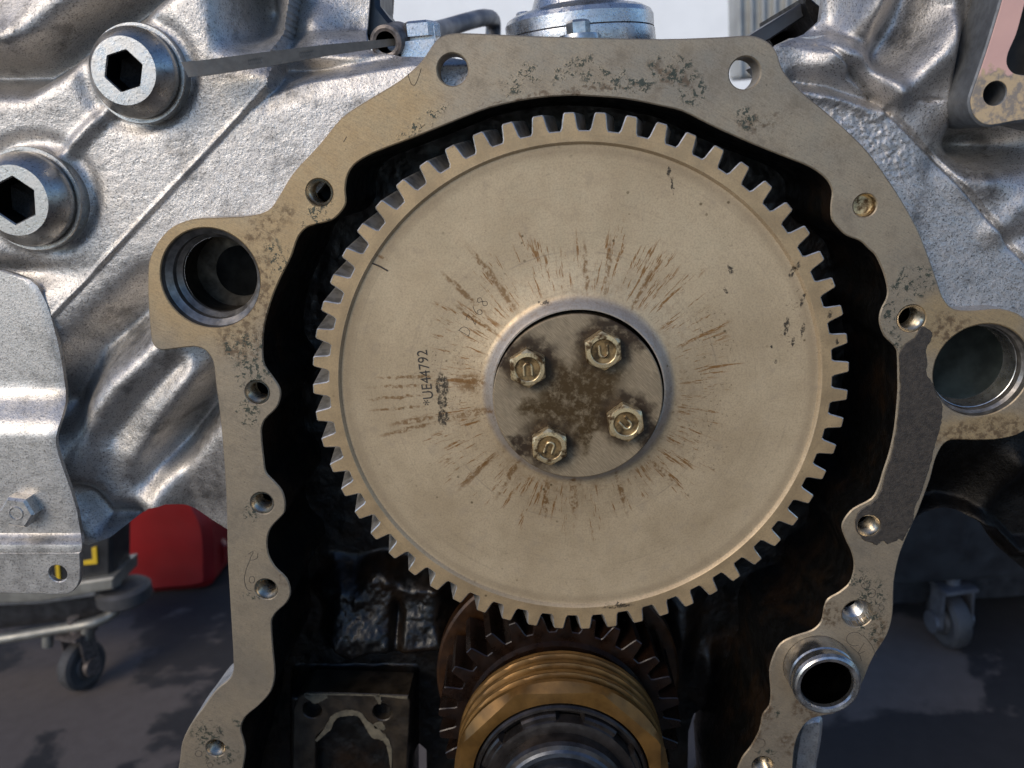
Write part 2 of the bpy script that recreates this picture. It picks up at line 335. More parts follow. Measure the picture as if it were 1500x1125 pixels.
# ------------------------------------------------------------------ object helpers
def empty(name, loc, label, cat, group=None):
    o = bpy.data.objects.new(name, None); COL.objects.link(o); o.location = loc
    o.empty_display_size = 0.01
    tag(o, label, cat, group); return o
def tag(o, label=None, cat=None, group=None, kind=None):
    if label: o['label'] = label
    if cat: o['category'] = cat
    if group: o['group'] = group
    if kind: o['kind'] = kind
    return o
def worldloc(o):
    v = Vector((0, 0, 0))
    while o is not None: v += o.location; o = o.parent
    return v
def obj(name, mesh, parent=None, loc=(0, 0, 0), rot=(0, 0, 0), label=None):
    """mesh coordinates are relative to loc (world); parents are never rotated"""
    o = bpy.data.objects.new(name, mesh); COL.objects.link(o)
    if parent is not None:
        o.parent = parent; o.location = Vector(loc) - worldloc(parent)
    else: o.location = loc
    o.rotation_euler = rot
    if label: o['label'] = label
    return o
def mesh(name, v, f, mat, sharp=32, mats=None, idx=None):
    me = bpy.data.meshes.new(name); me.from_pydata([tuple(map(float, p)) for p in v], [], f)
    for m_ in (mats or [mat]): me.materials.append(m_)
    if idx is not None: me.polygons.foreach_set('material_index', idx)
    bm = bmesh.new(); bm.from_mesh(me); bmesh.ops.recalc_face_normals(bm, faces=bm.faces[:]); bm.to_mesh(me); bm.free()
    me.polygons.foreach_set('use_smooth', [True]*len(me.polygons))
    me.set_sharp_from_angle(angle=rad(sharp)); me.update()
    return me
def smooth_poly(pts, n=4):
    """closed Catmull-Rom through the points"""
    o = []; L = len(pts); P = [np.array(p, float) for p in pts]
    for i in range(L):
        a, b, c, d = P[i-1], P[i], P[(i+1) % L], P[(i+2) % L]
        t1 = (c-a)*0.5; t2 = (d-b)*0.5; l = np.linalg.norm(c-b)
        for tt, nb in ((t1, 1), (t2, 1)):
            k = np.linalg.norm(tt)
            if k > l and k > 0: tt *= l/k
        for j in range(n):
            s = j/n; h = (2*s**3-3*s**2+1, s**3-2*s**2+s, -2*s**3+3*s**2, s**3-s**2)
            o.append(tuple(h[0]*b + h[1]*t1 + h[2]*c + h[3]*t2))
    return o
def area(p):
    return 0.5*sum(p[i-1][0]*p[i][1]-p[i][0]*p[i-1][1] for i in range(len(p)))
def inset(p, d):
    """move a counter-clockwise outline inwards by d"""
    o = []; L = len(p)
    for i in range(L):
        a, b, c = np.array(p[i-1]), np.array(p[i]), np.array(p[(i+1) % L])
        e1 = b-a; e2 = c-b
        n1 = np.array((-e1[1], e1[0]))/(np.linalg.norm(e1)+1e-12); n2 = np.array((-e2[1], e2[0]))/(np.linalg.norm(e2)+1e-12)
        n = n1+n2; k = np.linalg.norm(n)
        n = n/k if k > 1e-6 else n1
        m_ = 1.0/max(0.5, float(n @ n1))
        o.append(tuple(b + n*d*m_))
    return o
def circle(cx, cz, r, n=40):
    return [(cx+r*math.cos(2*math.pi*i/n), cz+r*math.sin(2*math.pi*i/n)) for i in range(n)]
def prism_data(outer, y0, y1, holes=(), ch=0.0004, back=True):
    """solid slab between y0 (front) and y1 (back) with chamfered front edges"""
    V = []; Fc = []
    loops = [list(outer) if area(outer) > 0 else list(outer)[::-1]]
    for h in holes: loops.append(list(h) if area(h) < 0 else list(h)[::-1])
    fr = [inset(l, ch) for l in loops]
    tri = tessellate_polygon([[Vector((x, z, 0)) for x, z in l] for l in fr])
    offs = []
    for l in fr:
        offs.append(len(V)); V += [(x, y0, z) for x, z in l]
    Fc += [tuple(t) for t in tri]
    base = len(V)
    for l in loops: V += [(x, y0+ch, z) for x, z in l]
    for l in loops: V += [(x, y1, z) for x, z in l]
    n = base
    for l, o in zip(loops, offs):
        L = len(l)
        for i in range(L):
            j = (i+1) % L
            Fc.append((o+i, o+j, base+o+j, base+o+i)); Fc.append((base+o+i, base+o+j, base+n+o+j, base+n+o+i))
    if back: Fc += [tuple(base+n+k for k in t) for t in tri]
    return V, Fc
def prism(name, outer, y0, y1, mat, holes=(), ch=0.0004, origin=(0, 0, 0), sharp=32):
    V, Fc = prism_data(outer, y0, y1, holes, ch)
    ox, oy, oz = origin
    return mesh(name, [(x-ox, y-oy, z-oz) for x, y, z in V], Fc, mat, sharp)
def lathe_data(prof, n=64, close=False):
    """profile of (r, y) turned about the Y axis; r = 0 closes the end"""
    V = []; Fc = []; rings = []
    for r, y in prof:
        if r < 1e-7: rings.append([len(V)]); V.append((0, y, 0))
        else:
            rings.append(list(range(len(V), len(V)+n)))
            V += [(r*math.cos(2*math.pi*i/n), y, r*math.sin(2*math.pi*i/n)) for i in range(n)]
    for a, b in zip(rings, rings[1:]):
        for i in range(n):
            j = (i+1) % n
            if len(a) == 1 and len(b) == 1: continue
            if len(a) == 1: Fc.append((a[0], b[i], b[j]))
            elif len(b) == 1: Fc.append((a[i], a[j], b[0]))
            else: Fc.append((a[i], a[j], b[j], b[i]))
    return V, Fc
def lathe(name, prof, mat, n=64, sharp=32, axis='Y'):
    V, Fc = lathe_data(prof, n)
    if axis == 'Z': V = [(x, -z, y) for x, y, z in V]
    if axis == 'X': V = [(y, x, z) for x, y, z in V]
    return mesh(name, V, Fc, mat, sharp)
def tube_data(path, r, n=12, cap=True):
    P = [np.array(p, float) for p in path]; V = []; Fc = []
    up = np.array((0.0, 0.0, 1.0)); prev = None
    for i, p in enumerate(P):
        t = P[min(i+1, len(P)-1)] - P[max(i-1, 0)]; t = t/(np.linalg.norm(t)+1e-12)
        if prev is None:
            a = np.cross(t, up)
            if np.linalg.norm(a) < 0.1: a = np.cross(t, np.array((1.0, 0, 0)))
        else: a = prev - t*(prev @ t)
        a = a/np.linalg.norm(a); prev = a; b = np.cross(t, a)
        rr = r[i] if hasattr(r, '__len__') else r
        V += [tuple(p + rr*(a*math.cos(2*math.pi*k/n) + b*math.sin(2*math.pi*k/n))) for k in range(n)]
    for i in range(len(P)-1):
        for k in range(n):
            l = (k+1) % n
            Fc.append((i*n+k, i*n+l, (i+1)*n+l, (i+1)*n+k))
    if cap: Fc += [tuple(range(n)), tuple(range((len(P)-1)*n, len(P)*n))]
    return V, Fc
def join(*parts):
    V = []; Fc = []
    for v, f in parts:
        o = len(V); V += list(v); Fc += [tuple(k+o for k in q) for q in f]
    return V, Fc
def shift(d, loc): return [(x+loc[0], y+loc[1], z+loc[2]) for x, y, z in d[0]], d[1]
def spline(pts, n=8):
    P = [np.array(p, float) for p in pts]; P = [2*P[0]-P[1]] + P + [2*P[-1]-P[-2]]; o = []
    for i in range(1, len(P)-2):
        for j in range(n):
            s = j/n
            o.append(0.5*((2*P[i]) + (P[i+1]-P[i-1])*s + (2*P[i-1]-5*P[i]+4*P[i+1]-P[i+2])*s*s + (3*P[i]-P[i-1]-3*P[i+1]+P[i+2])*s**3))
    o.append(P[-2]); return o
def box_data(sx, sy, sz, b=0.001, c=(0, 0, 0), rot=None):
    bm = bmesh.new(); bmesh.ops.create_cube(bm, size=1.0)
    for v in bm.verts: v.co = Vector((v.co.x*sx, v.co.y*sy, v.co.z*sz))
    if b > 0: bmesh.ops.bevel(bm, geom=bm.edges[:], offset=b, segments=2, affect='EDGES')
    R_ = rot if rot is not None else Matrix.Identity(3)
    bm.verts.index_update()
    V = [tuple(R_ @ v.co + Vector(c)) for v in bm.verts]; Fc = [tuple(v.index for v in f.verts) for f in bm.faces]; bm.free()
    return V, Fc

# numpy value noise for sculpted relief
_rng = np.random.RandomState(3); _tab = _rng.rand(64, 64)
def vnoise(x, y):
    xi = np.floor(x).astype(int); yi = np.floor(y).astype(int); fx = x-xi; fy = y-yi
    fx = fx*fx*(3-2*fx); fy = fy*fy*(3-2*fy)
    g = lambda a, b: _tab[a % 64, b % 64]
    return (g(xi, yi)*(1-fx)+g(xi+1, yi)*fx)*(1-fy) + (g(xi, yi+1)*(1-fx)+g(xi+1, yi+1)*fx)*fy
def sstep(a, b, x):
    t = np.clip((x-a)/(b-a), 0, 1); return t*t*(3-2*t)
def dseg(u, v, pts):
    d = np.full(u.shape, 1e9)
    for (a, b), (c, e) in zip(pts, pts[1:]):
        L = (c-a)**2+(e-b)**2; t = np.clip(((u-a)*(c-a)+(v-b)*(e-b))/L, 0, 1)
        d = np.minimum(d, np.hypot(u-a-t*(c-a), v-b-t*(e-b)))
    return d
def inpoly(u, v, poly):
    ins = np.zeros(u.shape, bool); n = len(poly)
    for i in range(n):
        x0, y0 = poly[i-1]; x1, y1 = poly[i]
        c = (y0 > v) != (y1 > v)
        with np.errstate(divide='ignore', invalid='ignore'): k = (x1-x0)*(v-y0)/(y1-y0)+x0
        ins ^= c & (u < k)
    return ins
def relief(name, poly_px, Y0, hfun, mat, step=2.0, holes_px=(), skirt=0.02, parent=None, rough=0.00014):
    """a casting surface: heights (mm, + is away from the camera) over the outline traced at depth Y0"""
    poly = np.array(xz(poly_px, Y0)); s = step*0.00029
    lo = poly.min(0)-2*s; hi = poly.max(0)+2*s
    X, Z = np.meshgrid(np.arange(lo[0], hi[0], s), np.arange(lo[1], hi[1], s))
    sh = X.shape; X = X.ravel(); Z = Z.ravel()
    ins = inpoly(X, Z, [tuple(p) for p in poly])
    hs = [(at(a, b, Y0), r*0.00029) for a, b, r in holes_px]
    for c, r in hs: ins &= np.hypot(X-c[0], Z-c[2]) > r
    g = ins.reshape(sh)
    cell = g[:-1, :-1] | g[1:, :-1] | g[:-1, 1:] | g[1:, 1:]
    vid = np.arange(X.size).reshape(sh)
    iy, ix = np.nonzero(cell)
    q = np.stack([vid[iy, ix], vid[iy, ix+1], vid[iy+1, ix+1], vid[iy+1, ix]], 1)
    used = np.unique(q); rem = np.full(X.size, -1); rem[used] = np.arange(used.size); q = rem[q]
    X = X[used]; Z = Z[used]; I = ins[used]
    out = np.nonzero(~I)[0]
    # snap the outer ring to the outline
    bx = X[out].copy(); bz = Z[out].copy(); bd = np.full(out.size, 1e9)
    for i in range(len(poly)):
        a = poly[i-1]; c = poly[i]; e = c-a; L = e @ e
        if L < 1e-14: continue
        t = np.clip(((X[out]-a[0])*e[0]+(Z[out]-a[1])*e[1])/L, 0, 1); px = a[0]+t*e[0]; pz = a[1]+t*e[1]
        d = np.hypot(X[out]-px, Z[out]-pz); k = d < bd
        bx[k] = px[k]; bz[k] = pz[k]; bd[k] = d[k]
    for c, r in hs:
        dx = X[out]-c[0]; dz = Z[out]-c[2]; rr = np.hypot(dx, dz)+1e-9; d = np.abs(rr-r); k = (d < bd)
        bx[k] = (c[0]+dx/rr*r)[k]; bz[k] = (c[2]+dz/rr*r)[k]; bd[k] = d[k]
    X[out] = bx; Z[out] = bz
    u, v = to_px(np.stack([X, np.full(X.size, Y0), Z], 1))
    h = hfun(u, v)*0.001
    nz = (vnoise(u*0.12, v*0.12)-0.5) + 0.6*(vnoise(u*0.3+9, v*0.3)-0.5)
    Y = Y0 + h + rough*nz
    V = np.stack([X, Y, Z], 1)
    quads = q
    if skirt:
        ed = np.concatenate([q[:, [0, 1]], q[:, [1, 2]], q[:, [2, 3]], q[:, [3, 0]]])
        key = np.sort(ed, 1); _, inv, cnt = np.unique(key, axis=0, return_inverse=True, return_counts=True)
        be = ed[cnt[inv.ravel()] == 1]
        bv = np.unique(be); m2 = np.full(len(V), -1); m2[bv] = len(V)+np.arange(bv.size)
        bk = V[bv].copy(); bk[:, 1] = np.maximum(bk[:, 1]+0.002, Y0+skirt)
        V = np.concatenate([V, bk]); quads = np.concatenate([q, np.stack([be[:, 1], be[:, 0], m2[be[:, 0]], m2[be[:, 1]]], 1)])
    org = np.array(worldloc(parent)) if parent is not None else np.zeros(3)
    me = bpy.data.meshes.new(name)
    me.vertices.add(len(V)); me.vertices.foreach_set('co', (V-org).astype(np.float32).ravel())
    me.loops.add(quads.size); me.loops.foreach_set('vertex_index', quads.astype(np.int32).ravel())
    me.polygons.add(len(quads)); me.polygons.foreach_set('loop_start', np.arange(0, quads.size, 4, dtype=np.int32))
    me.polygons.foreach_set('loop_total', np.full(len(quads), 4, np.int32))
    me.update(calc_edges=True); me.validate()
    me.polygons.foreach_set('use_smooth', [True]*len(me.polygons)); me.set_sharp_from_angle(angle=rad(60))
    me.materials.append(mat)
    o = bpy.data.objects.new(name, me); COL.objects.link(o)
    if parent is not None: o.parent = parent
    return o

# ------------------------------------------------------------------ setting
FY = 0.003                     # front of the machined flange
g = mesh('ground', [(-60, -60, GROUND), (60, -60, GROUND), (60, 60, GROUND), (-60, 60, GROUND)], [(0, 1, 2, 3)], M['ground'])
tag(obj('ground', g), kind='structure')
dw = mesh('bounce_ground', [(-60, -60, 0), (60, -60, 0), (60, -1.5, 0), (-60, -1.5, 0)], [(0, 1, 2, 3)], M['concrete'])  # unseen pale sheet added behind the camera to bounce warm light onto the engine
tag(obj('bounce_ground', dw, None, (0, 0, GROUND+0.004)), kind='structure')
wv, wf = box_data(14, 0.12, 3.4, 0.004, (0.5, 4.2, GROUND+1.7+0.002))
wall = obj('white_wall', mesh('white_wall', [(x-0.5, y-4.2, z-GROUND) for x, y, z in wv], wf, M['wall']), None, (0.5, 4.2, GROUND))
tag(wall, 'plain white wall far behind the engine', 'wall')

# ------------------------------------------------------------------ engine block
block = empty('engine_block', (0, 0.05, GROUND+0.12), 'silver grey engine block with a wide tan machined front flange around a black gear cavity', 'engine block')

OUT = [(640, 58), (652, 51), (673, 48), (793, 53), (967, 57), (1060, 54), (1100, 52), (1123, 60), (1137, 75), (1147, 103), (1173, 133), (1217, 170), (1263, 213), (1290, 247), (1317, 287), (1343, 333),
       (1360, 375), (1373, 412), (1382, 437), (1398, 453), (1430, 455), (1467, 453), (1500, 465), (1522, 500), (1530, 545), (1524, 600), (1500, 632), (1467, 643), (1430, 645), (1393, 645), (1380, 654), (1370, 675), (1363, 702),
       (1347, 745), (1343, 755), (1327, 790), (1317, 817), (1310, 853), (1308, 900), (1300, 930), (1283, 957), (1273, 977), (1262, 1003), (1235, 1040), (1190, 1053), (1172, 1072), (1163, 1103), (1160, 1180), (1158, 1290)]
INR = [(1040, 1290), (1055, 1200), (1075, 1140), (1087, 1110), (1100, 1093), (1112, 1070), (1117, 1047), (1127, 1033), (1129, 1013), (1127, 983), (1132, 963), (1143, 943), (1163, 932), (1190, 923), (1203, 910), (1207, 890), (1213, 877),
       (1230, 867), (1245, 853), (1251, 830), (1248, 810), (1240, 793), (1233, 773), (1237, 760), (1250, 745), (1277, 730), (1287, 712), (1293, 692), (1302, 665), (1310, 628), (1315, 575), (1315, 548), (1314, 515), (1308, 505),
       (1295, 492), (1288, 472), (1290, 455), (1298, 438), (1300, 425), (1295, 402), (1283, 375), (1273, 365), (1260, 353), (1240, 345), (1227, 333), (1218, 320), (1217, 300), (1219, 280), (1210, 262), (1187, 245), (1150, 230),
       (1100, 210), (1040, 183), (1000, 163), (967, 155), (917, 145), (867, 141), (833, 140), (777, 145), (717, 158), (667, 177), (610, 200), (550, 223), (523, 238), (510, 255), (506, 277), (507, 297), (500, 310), (487, 322), (467, 328),
       (450, 333), (437, 347), (427, 375), (403, 425), (388, 475), (385, 512), (388, 535), (400, 552), (410, 568), (411, 582), (405, 598), (388, 615), (383, 632), (387, 675), (390, 692), (400, 703), (413, 718), (418, 735), (417, 750),
       (412, 757), (398, 772), (392, 787), (393, 810), (403, 830), (420, 847), (426, 867), (420, 883), (405, 897), (398, 910), (400, 950), (403, 987), (397, 1013), (380, 1033), (360, 1050), (353, 1067), (357, 1083), (360, 1100), (355, 1130), (340, 1190), (336, 1290)]
OUT2 = [(225, 1290), (240, 1190), (258, 1140), (263, 1115), (267, 1087), (280, 1060), (297, 1037), (317, 1010), (337, 993), (342, 977), (337, 883), (333, 810), (332, 750), (328, 675), (322, 608), (316, 562), (312, 530), (300, 513), (283, 508), (240, 513), (229, 510), (222, 500), (217, 442), (217, 390),
        (222, 372), (233, 352), (253, 332), (283, 321), (317, 319), (367, 316), (393, 308), (407, 290), (430, 253), (467, 213), (500, 173), (533, 150), (587, 117), (617, 90), (633, 67)]
HORSE = OUT + INR + OUT2
horse = smooth_poly(xz(HORSE, FY), 3)
THR = [(468, 282, 19), (1335, 467, 20), (377, 575, 18.5), (384, 737, 18), (390, 863, 18), (316, 1096, 16.5), (1272, 770, 18), (1117, 1121, 17), (1256, 899, 24)]
PXM = 0.000275
holes = []; thr_pos = []
for px, py, r in THR:
    c = at(px, py, FY); thr_pos.append((c, r*PXM)); holes.append(circle(c[0], c[2], r*PXM, 32))
for px, py in ((663, 102), (1091, 107)):
    c = at(px, py, FY); holes.append(circle(c[0], c[2], 21*PXM, 36))
cB1 = at(308, 408, FY); R1 = 0.0203; holes.append(circle(cB1[0], cB1[2], R1, 72))
cB2 = at(1438, 543, FY); R2_ = 0.0193; holes.append(circle(cB2[0], cB2[2], R2_, 72))
tc = at(1196, 974, FY); rt = 0.0148; holes.append(circle(tc[0], tc[2], rt*0.98, 64))
cDW = at(1267, 301, FY); holes.append(circle(cDW[0], cDW[2], 16*PXM, 32))
BL = np.array(block.location)
def bprism(name, outer, y0, y1, mat, holes=(), ch=0.0004, label=None, parent=None):
    par = parent or block
    return obj(name, prism(name, outer, y0, y1, mat, holes, ch, tuple(worldloc(par))), par, worldloc(par), label=label)
fl = bprism('front_flange', horse, FY, FY+0.0125, M['flange'], holes, 0.0005)
# the flange keeps its paint outside and its oil film inside: only the milled face is bare
fm = fl.data; fm.materials.append(M['cast']); fm.materials.append(M['oily'])
_np = sum(len(l) for l in [horse]+holes); _n = len(horse); _a = len(OUT)*3; _b = _a+len(INR)*3
for pl in fm.polygons:
    vi = [v-2*_np for v in pl.vertices if v >= 2*_np]
    if len(vi) == 2 and all(v < _n for v in vi):
        i = min(_n-1-v for v in vi) if area(horse) < 0 else min(vi)
        pl.material_index = 2 if _a-1 <= i < _b else 1

# deep walls behind the flange
def strip(name, px, y0, y1, off, mat, closed=False):
    p = smooth_poly(xz(px, FY), 3)[:-(3 if not closed else 0)] if not closed else smooth_poly(xz(px, FY), 3)
    q = inset(p, off)
    n = len(p); V = [(x, y0, z) for x, z in p]+[(x, y1, z) for x, z in p]+[(x, y0, z) for x, z in q]+[(x, y1, z) for x, z in q]
    Fc = []
    for i in range(n-1):
        Fc += [(i, i+1, n+i+1, n+i), (2*n+i, 2*n+i+1, 3*n+i+1, 3*n+i), (i, i+1, 2*n+i+1, 2*n+i), (n+i, n+i+1, 3*n+i+1, 3*n+i)]
    o = np.array(worldloc(block))
    return obj(name, mesh(name, [tuple(np.array(k)-o) for k in V], Fc, mat, 40), block, o)
strip('cavity_wall', INR, FY+0.0126, 0.075, -0.004, M['oily'])
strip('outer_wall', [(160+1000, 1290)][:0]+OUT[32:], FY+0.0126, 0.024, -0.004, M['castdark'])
strip('outer_wall', OUT2[:17], FY+0.0126, 0.022, -0.004, M['cast'])

# threaded holes
def thread_mesh(r, depth=0.0118, pitch=0.0014):
    prof = [(r, 0.0002), (r*0.93, 0.0010)]; y = 0.0010
    while y < depth-pitch: prof += [(r*0.80, y+pitch*0.5), (r*0.93, y+pitch)]; y += pitch
    prof += [(r*0.78, depth), (r*0.78, depth+0.006), (0, depth+0.007)]
    me = lathe('threaded_hole', prof, M['thread'], 32, 25)
    me.materials.append(M['dark'])
    for pl in me.polygons:
        if all(me.vertices[k].co.y > depth-0.0001 for k in pl.vertices): pl.material_index = 1
    return me
for c, r in thr_pos[:8]:
    obj('threaded_hole', thread_mesh(r), block, (c[0], FY, c[2]))
c, r = thr_pos[8]                                   # lower right hole: wide clean counterbore, threads deeper in
pr = [(r, 0.0002), (r, 0.005), (r*0.72, 0.0052)]
y = 0.0052
for k in range(6): pr += [(r*0.60, y+0.0007), (r*0.72, y+0.0014)]; y += 0.0014
pr += [(r*0.6, y), (r*0.6, y+0.006), (0, y+0.0061)]
cbm = lathe('counterbored_hole', pr, M['steel'], 40, 25); cbm.materials.append(M['dark'])
for pl in cbm.polygons:
    if all(cbm.vertices[k].co.y > y-0.0001 for k in pl.vertices): pl.material_index = 1
obj('counterbored_hole', cbm, block, (c[0], FY, c[2]))
# plugged dowel hole, right shoulder
rd = 16*PXM
obj('dowel_plug', lathe('dowel_plug', [(rd, 0.0003), (rd*0.96, 0.0006), (rd*0.93, 0.0036), (rd*0.8, 0.0042), (0, 0.0042)], M['bolt'], 32, 25), block, (cDW[0], FY, cDW[2]))
# left bearing bore: stepped seat rings
obj('stepped_bore', lathe('stepped_bore', [(R1, 0.0003), (R1*0.992, 0.0036), (R1*0.87, 0.0056), (R1*0.865, 0.0088), (R1*0.775, 0.0108), (R1*0.772, 0.0125)], M['bore'], 96, 24), block, (cB1[0], FY, cB1[2]))
obj('bore_interior', lathe('bore_interior', [(R1*0.771, 0.0125), (R1*0.77, 0.026), (0, 0.0262)], M['borein'], 72, 24), block, (cB1[0], FY, cB1[2]))
obj('hole_shade_disc', lathe('hole_shade_disc', [(R1*0.54, 0.0003), (R1*0.54, 0), (0, 0)], M['dark'], 48, 24), block, (cB1[0]+0.0038, FY+0.0257, cB1[2]-0.0005))  # flat black disc, the dark of a deeper hole painted on the end wall
# right bore with a pressed cup plug
obj('plugged_bore', lathe('plugged_bore', [(R2_, 0.0003), (R2_*0.985, 0.003), (R2_*0.93, 0.0042), (R2_*0.925, 0.016)], M['bore'], 96, 24), block, (cB2[0], FY, cB2[2]))
obj('cup_plug', lathe('cup_plug', [(R2_*0.85, 0.0148), (R2_*0.82, 0.0150), (0, 0.0150)], M['cup'], 96, 24), block, (cB2[0], FY, cB2[2]), label='dark cup plug pressed into the right bore')

obj('cup_rim', lathe('cup_rim', [(R2_*0.925, 0.0078), (R2_*0.91, 0.0068), (R2_*0.895, 0.0070), (R2_*0.865, 0.0135), (R2_*0.84, 0.0149)], M['steel'], 96, 24), block, (cB2[0], FY, cB2[2]))
# sealant patch on the right of the flange
SEAL = [(1353, 478), (1365, 488), (1363, 498), (1356, 512), (1358, 530), (1357, 548), (1366, 562), (1372, 578), (1379, 592), (1379, 615), (1375, 632), (1368, 655), (1362, 680), (1350, 718), (1339, 745), (1337, 763), (1329, 778), (1322, 791), (1316, 789), (1310, 793), (1304, 794), (1300, 797),
        (1293, 792), (1287, 796), (1283, 799), (1278, 795), (1267, 792), (1258, 782), (1253, 765), (1258, 749), (1278, 735), (1290, 718), (1297, 692), (1306, 663), (1313, 628), (1318, 575), (1318, 548), (1317, 520), (1325, 504), (1340, 494), (1346, 482)]
sp_ = smooth_poly(xz(SEAL, FY), 5)
sp_ = [(x+random.gauss(0, 0.00012), z+random.gauss(0, 0.00012)) for x, z in sp_]
c = thr_pos[6][0]
bprism('sealant_patch', sp_, FY-0.0005, FY+0.0002, M['seal'], [circle(c[0], c[2], 18.6*PXM, 32)], 0.00025, 'dark grey film of sealant left on the right side of the flange')

# ---------------- left bank casting
def h_left(u, v):
    h = np.zeros(u.shape)
    # pad left of the seam stands a little proud; seam flash
    seam = [(397, 52), (392, 128), (70, 470)]
    side = (u-392)*(470-128)-(v-128)*(70-392)      # >0 right of the seam line
    left = np.where(v < 128, u < 395 - (128-v)*(-0.06), side < 0)
    d = dseg(u, v, seam)
    sg = np.where(left, d, -d)
    h += -1.0*sstep(-6, 5, sg)
    nzs = 0.45+0.8*vnoise(u*0.05, v*0.05)
    h += -1.0*nzs*np.exp(-(d/3.2)**2)
    h += -2.6*sstep(-8, 4, sg)*sstep(200, 60, v)    # thicker towards the top
    # boss rings round the two plugs
    for cx, cy, rr in ((205, 106, 66), (52, 288, 72)):
        r = np.hypot(u-cx, (v-cy)*1.02)
        h += 2.2*np.exp(-((r-rr-12)/13)**2)
        h += -1.5*sstep(rr+4, rr-3, r)
    h += -3.2*np.exp(-(dseg(u, v, [(158, 165), (92, 232)])/11)**2)
    # sloping valley along the upper left corner and the swell above it
    vd = dseg(u, v, [(-90, 108), (30, 106), (70, 84), (112, 50), (190, 0), (260, -60)])
    h += 27*np.exp(-(vd/25)**2)
    h += 7*sstep(30, -70, v+ (u-60)*0.75)
    h += -3*np.exp(-(((u-20)/60)**2+((v-62)/26)**2))
    # shelf behind the dipstick: scooped out, facing up
    sh = sstep(0, 58, (92+0*u-(u-330)*0.05) - v)*sstep(306, 372, u)
    h += 24*sh
    h += -9*np.exp(-(((u-432)/38)**2+((v-28)/40)**2))*sstep(306, 372, u)
    h += 22*np.exp(-(((u-352)/26)**2+((v+5)/45)**2))
    h += -7*np.exp(-(((u-480)/42)**2+((v-44)/15)**2))
    # top edge of the flat pad rolls back
    te = np.interp(u, [380, 392, 450, 520, 600, 700], [128, 130, 108, 98, 84, 82])
    right = sstep(0, -10, sg)
    h += right*(9*sstep(14, -12, v-te) + 2.0*sstep(46, 0, v-te))
    h += 9*np.exp(-(((u-430)/46)**2+((v-96)/13)**2))
    # folds below the seam
    h += 18*np.exp(-(dseg(u, v, [(84, 600), (130, 520), (180, 478), (225, 440)])/36)**2)
    h += -8*np.exp(-(dseg(u, v, [(96, 690), (140, 602), (232, 505)])/34)**2)
    h += 3*np.exp(-(dseg(u, v, [(158, 640), (200, 585), (262, 535)])/18)**2)
    h += 5*sstep(540, 660, v) + 16*sstep(610, 830, v)*sstep(215, 265, u)
    h += -5*np.exp(-(dseg(u, v, [(205, 680), (245, 610), (290, 545)])/26)**2)
    h += 22*np.exp(-(dseg(u, v, [(330, 560), (262, 640), (215, 700), (190, 760)])/24)**2)*sstep(755, 660, v)
    h += 12*np.exp(-(dseg(u, v, [(100, 720), (140, 770), (180, 770)])/20)**2)*sstep(690, 740, v)
    h += 9*sstep(30, 0, v-np.interp(u, [120, 185, 210, 240, 290, 335], [800, 772, 752, 750, 790, 812])+30)*0
    h += 3*np.exp(-(((u-300)/18)**2+((v-535)/28)**2))
    h += 8*np.exp(-(((u-25)/75)**2+((v-400)/24)**2))
    return h
LB = [(-120, -110), (330, -110), (520, -110), (512, 30), (530, 66), (580, 78), (660, 82), (720, 92), (700, 112), (640, 140), (560, 190), (500, 240), (450, 300), (415, 345), (400, 400), (375, 470), (352, 540), (350, 650), (352, 830),
      (330, 814), (305, 800), (290, 789), (250, 757), (232, 749), (210, 752), (185, 772), (150, 797), (120, 806), (100, 800), (-120, 800)]
relief('left_bank_casting', LB, 0.0145, h_left, M['cast'], 1.9, [(312, 402, 76), (210, 112, 52), (60, 292, 58)], 0.02, block)

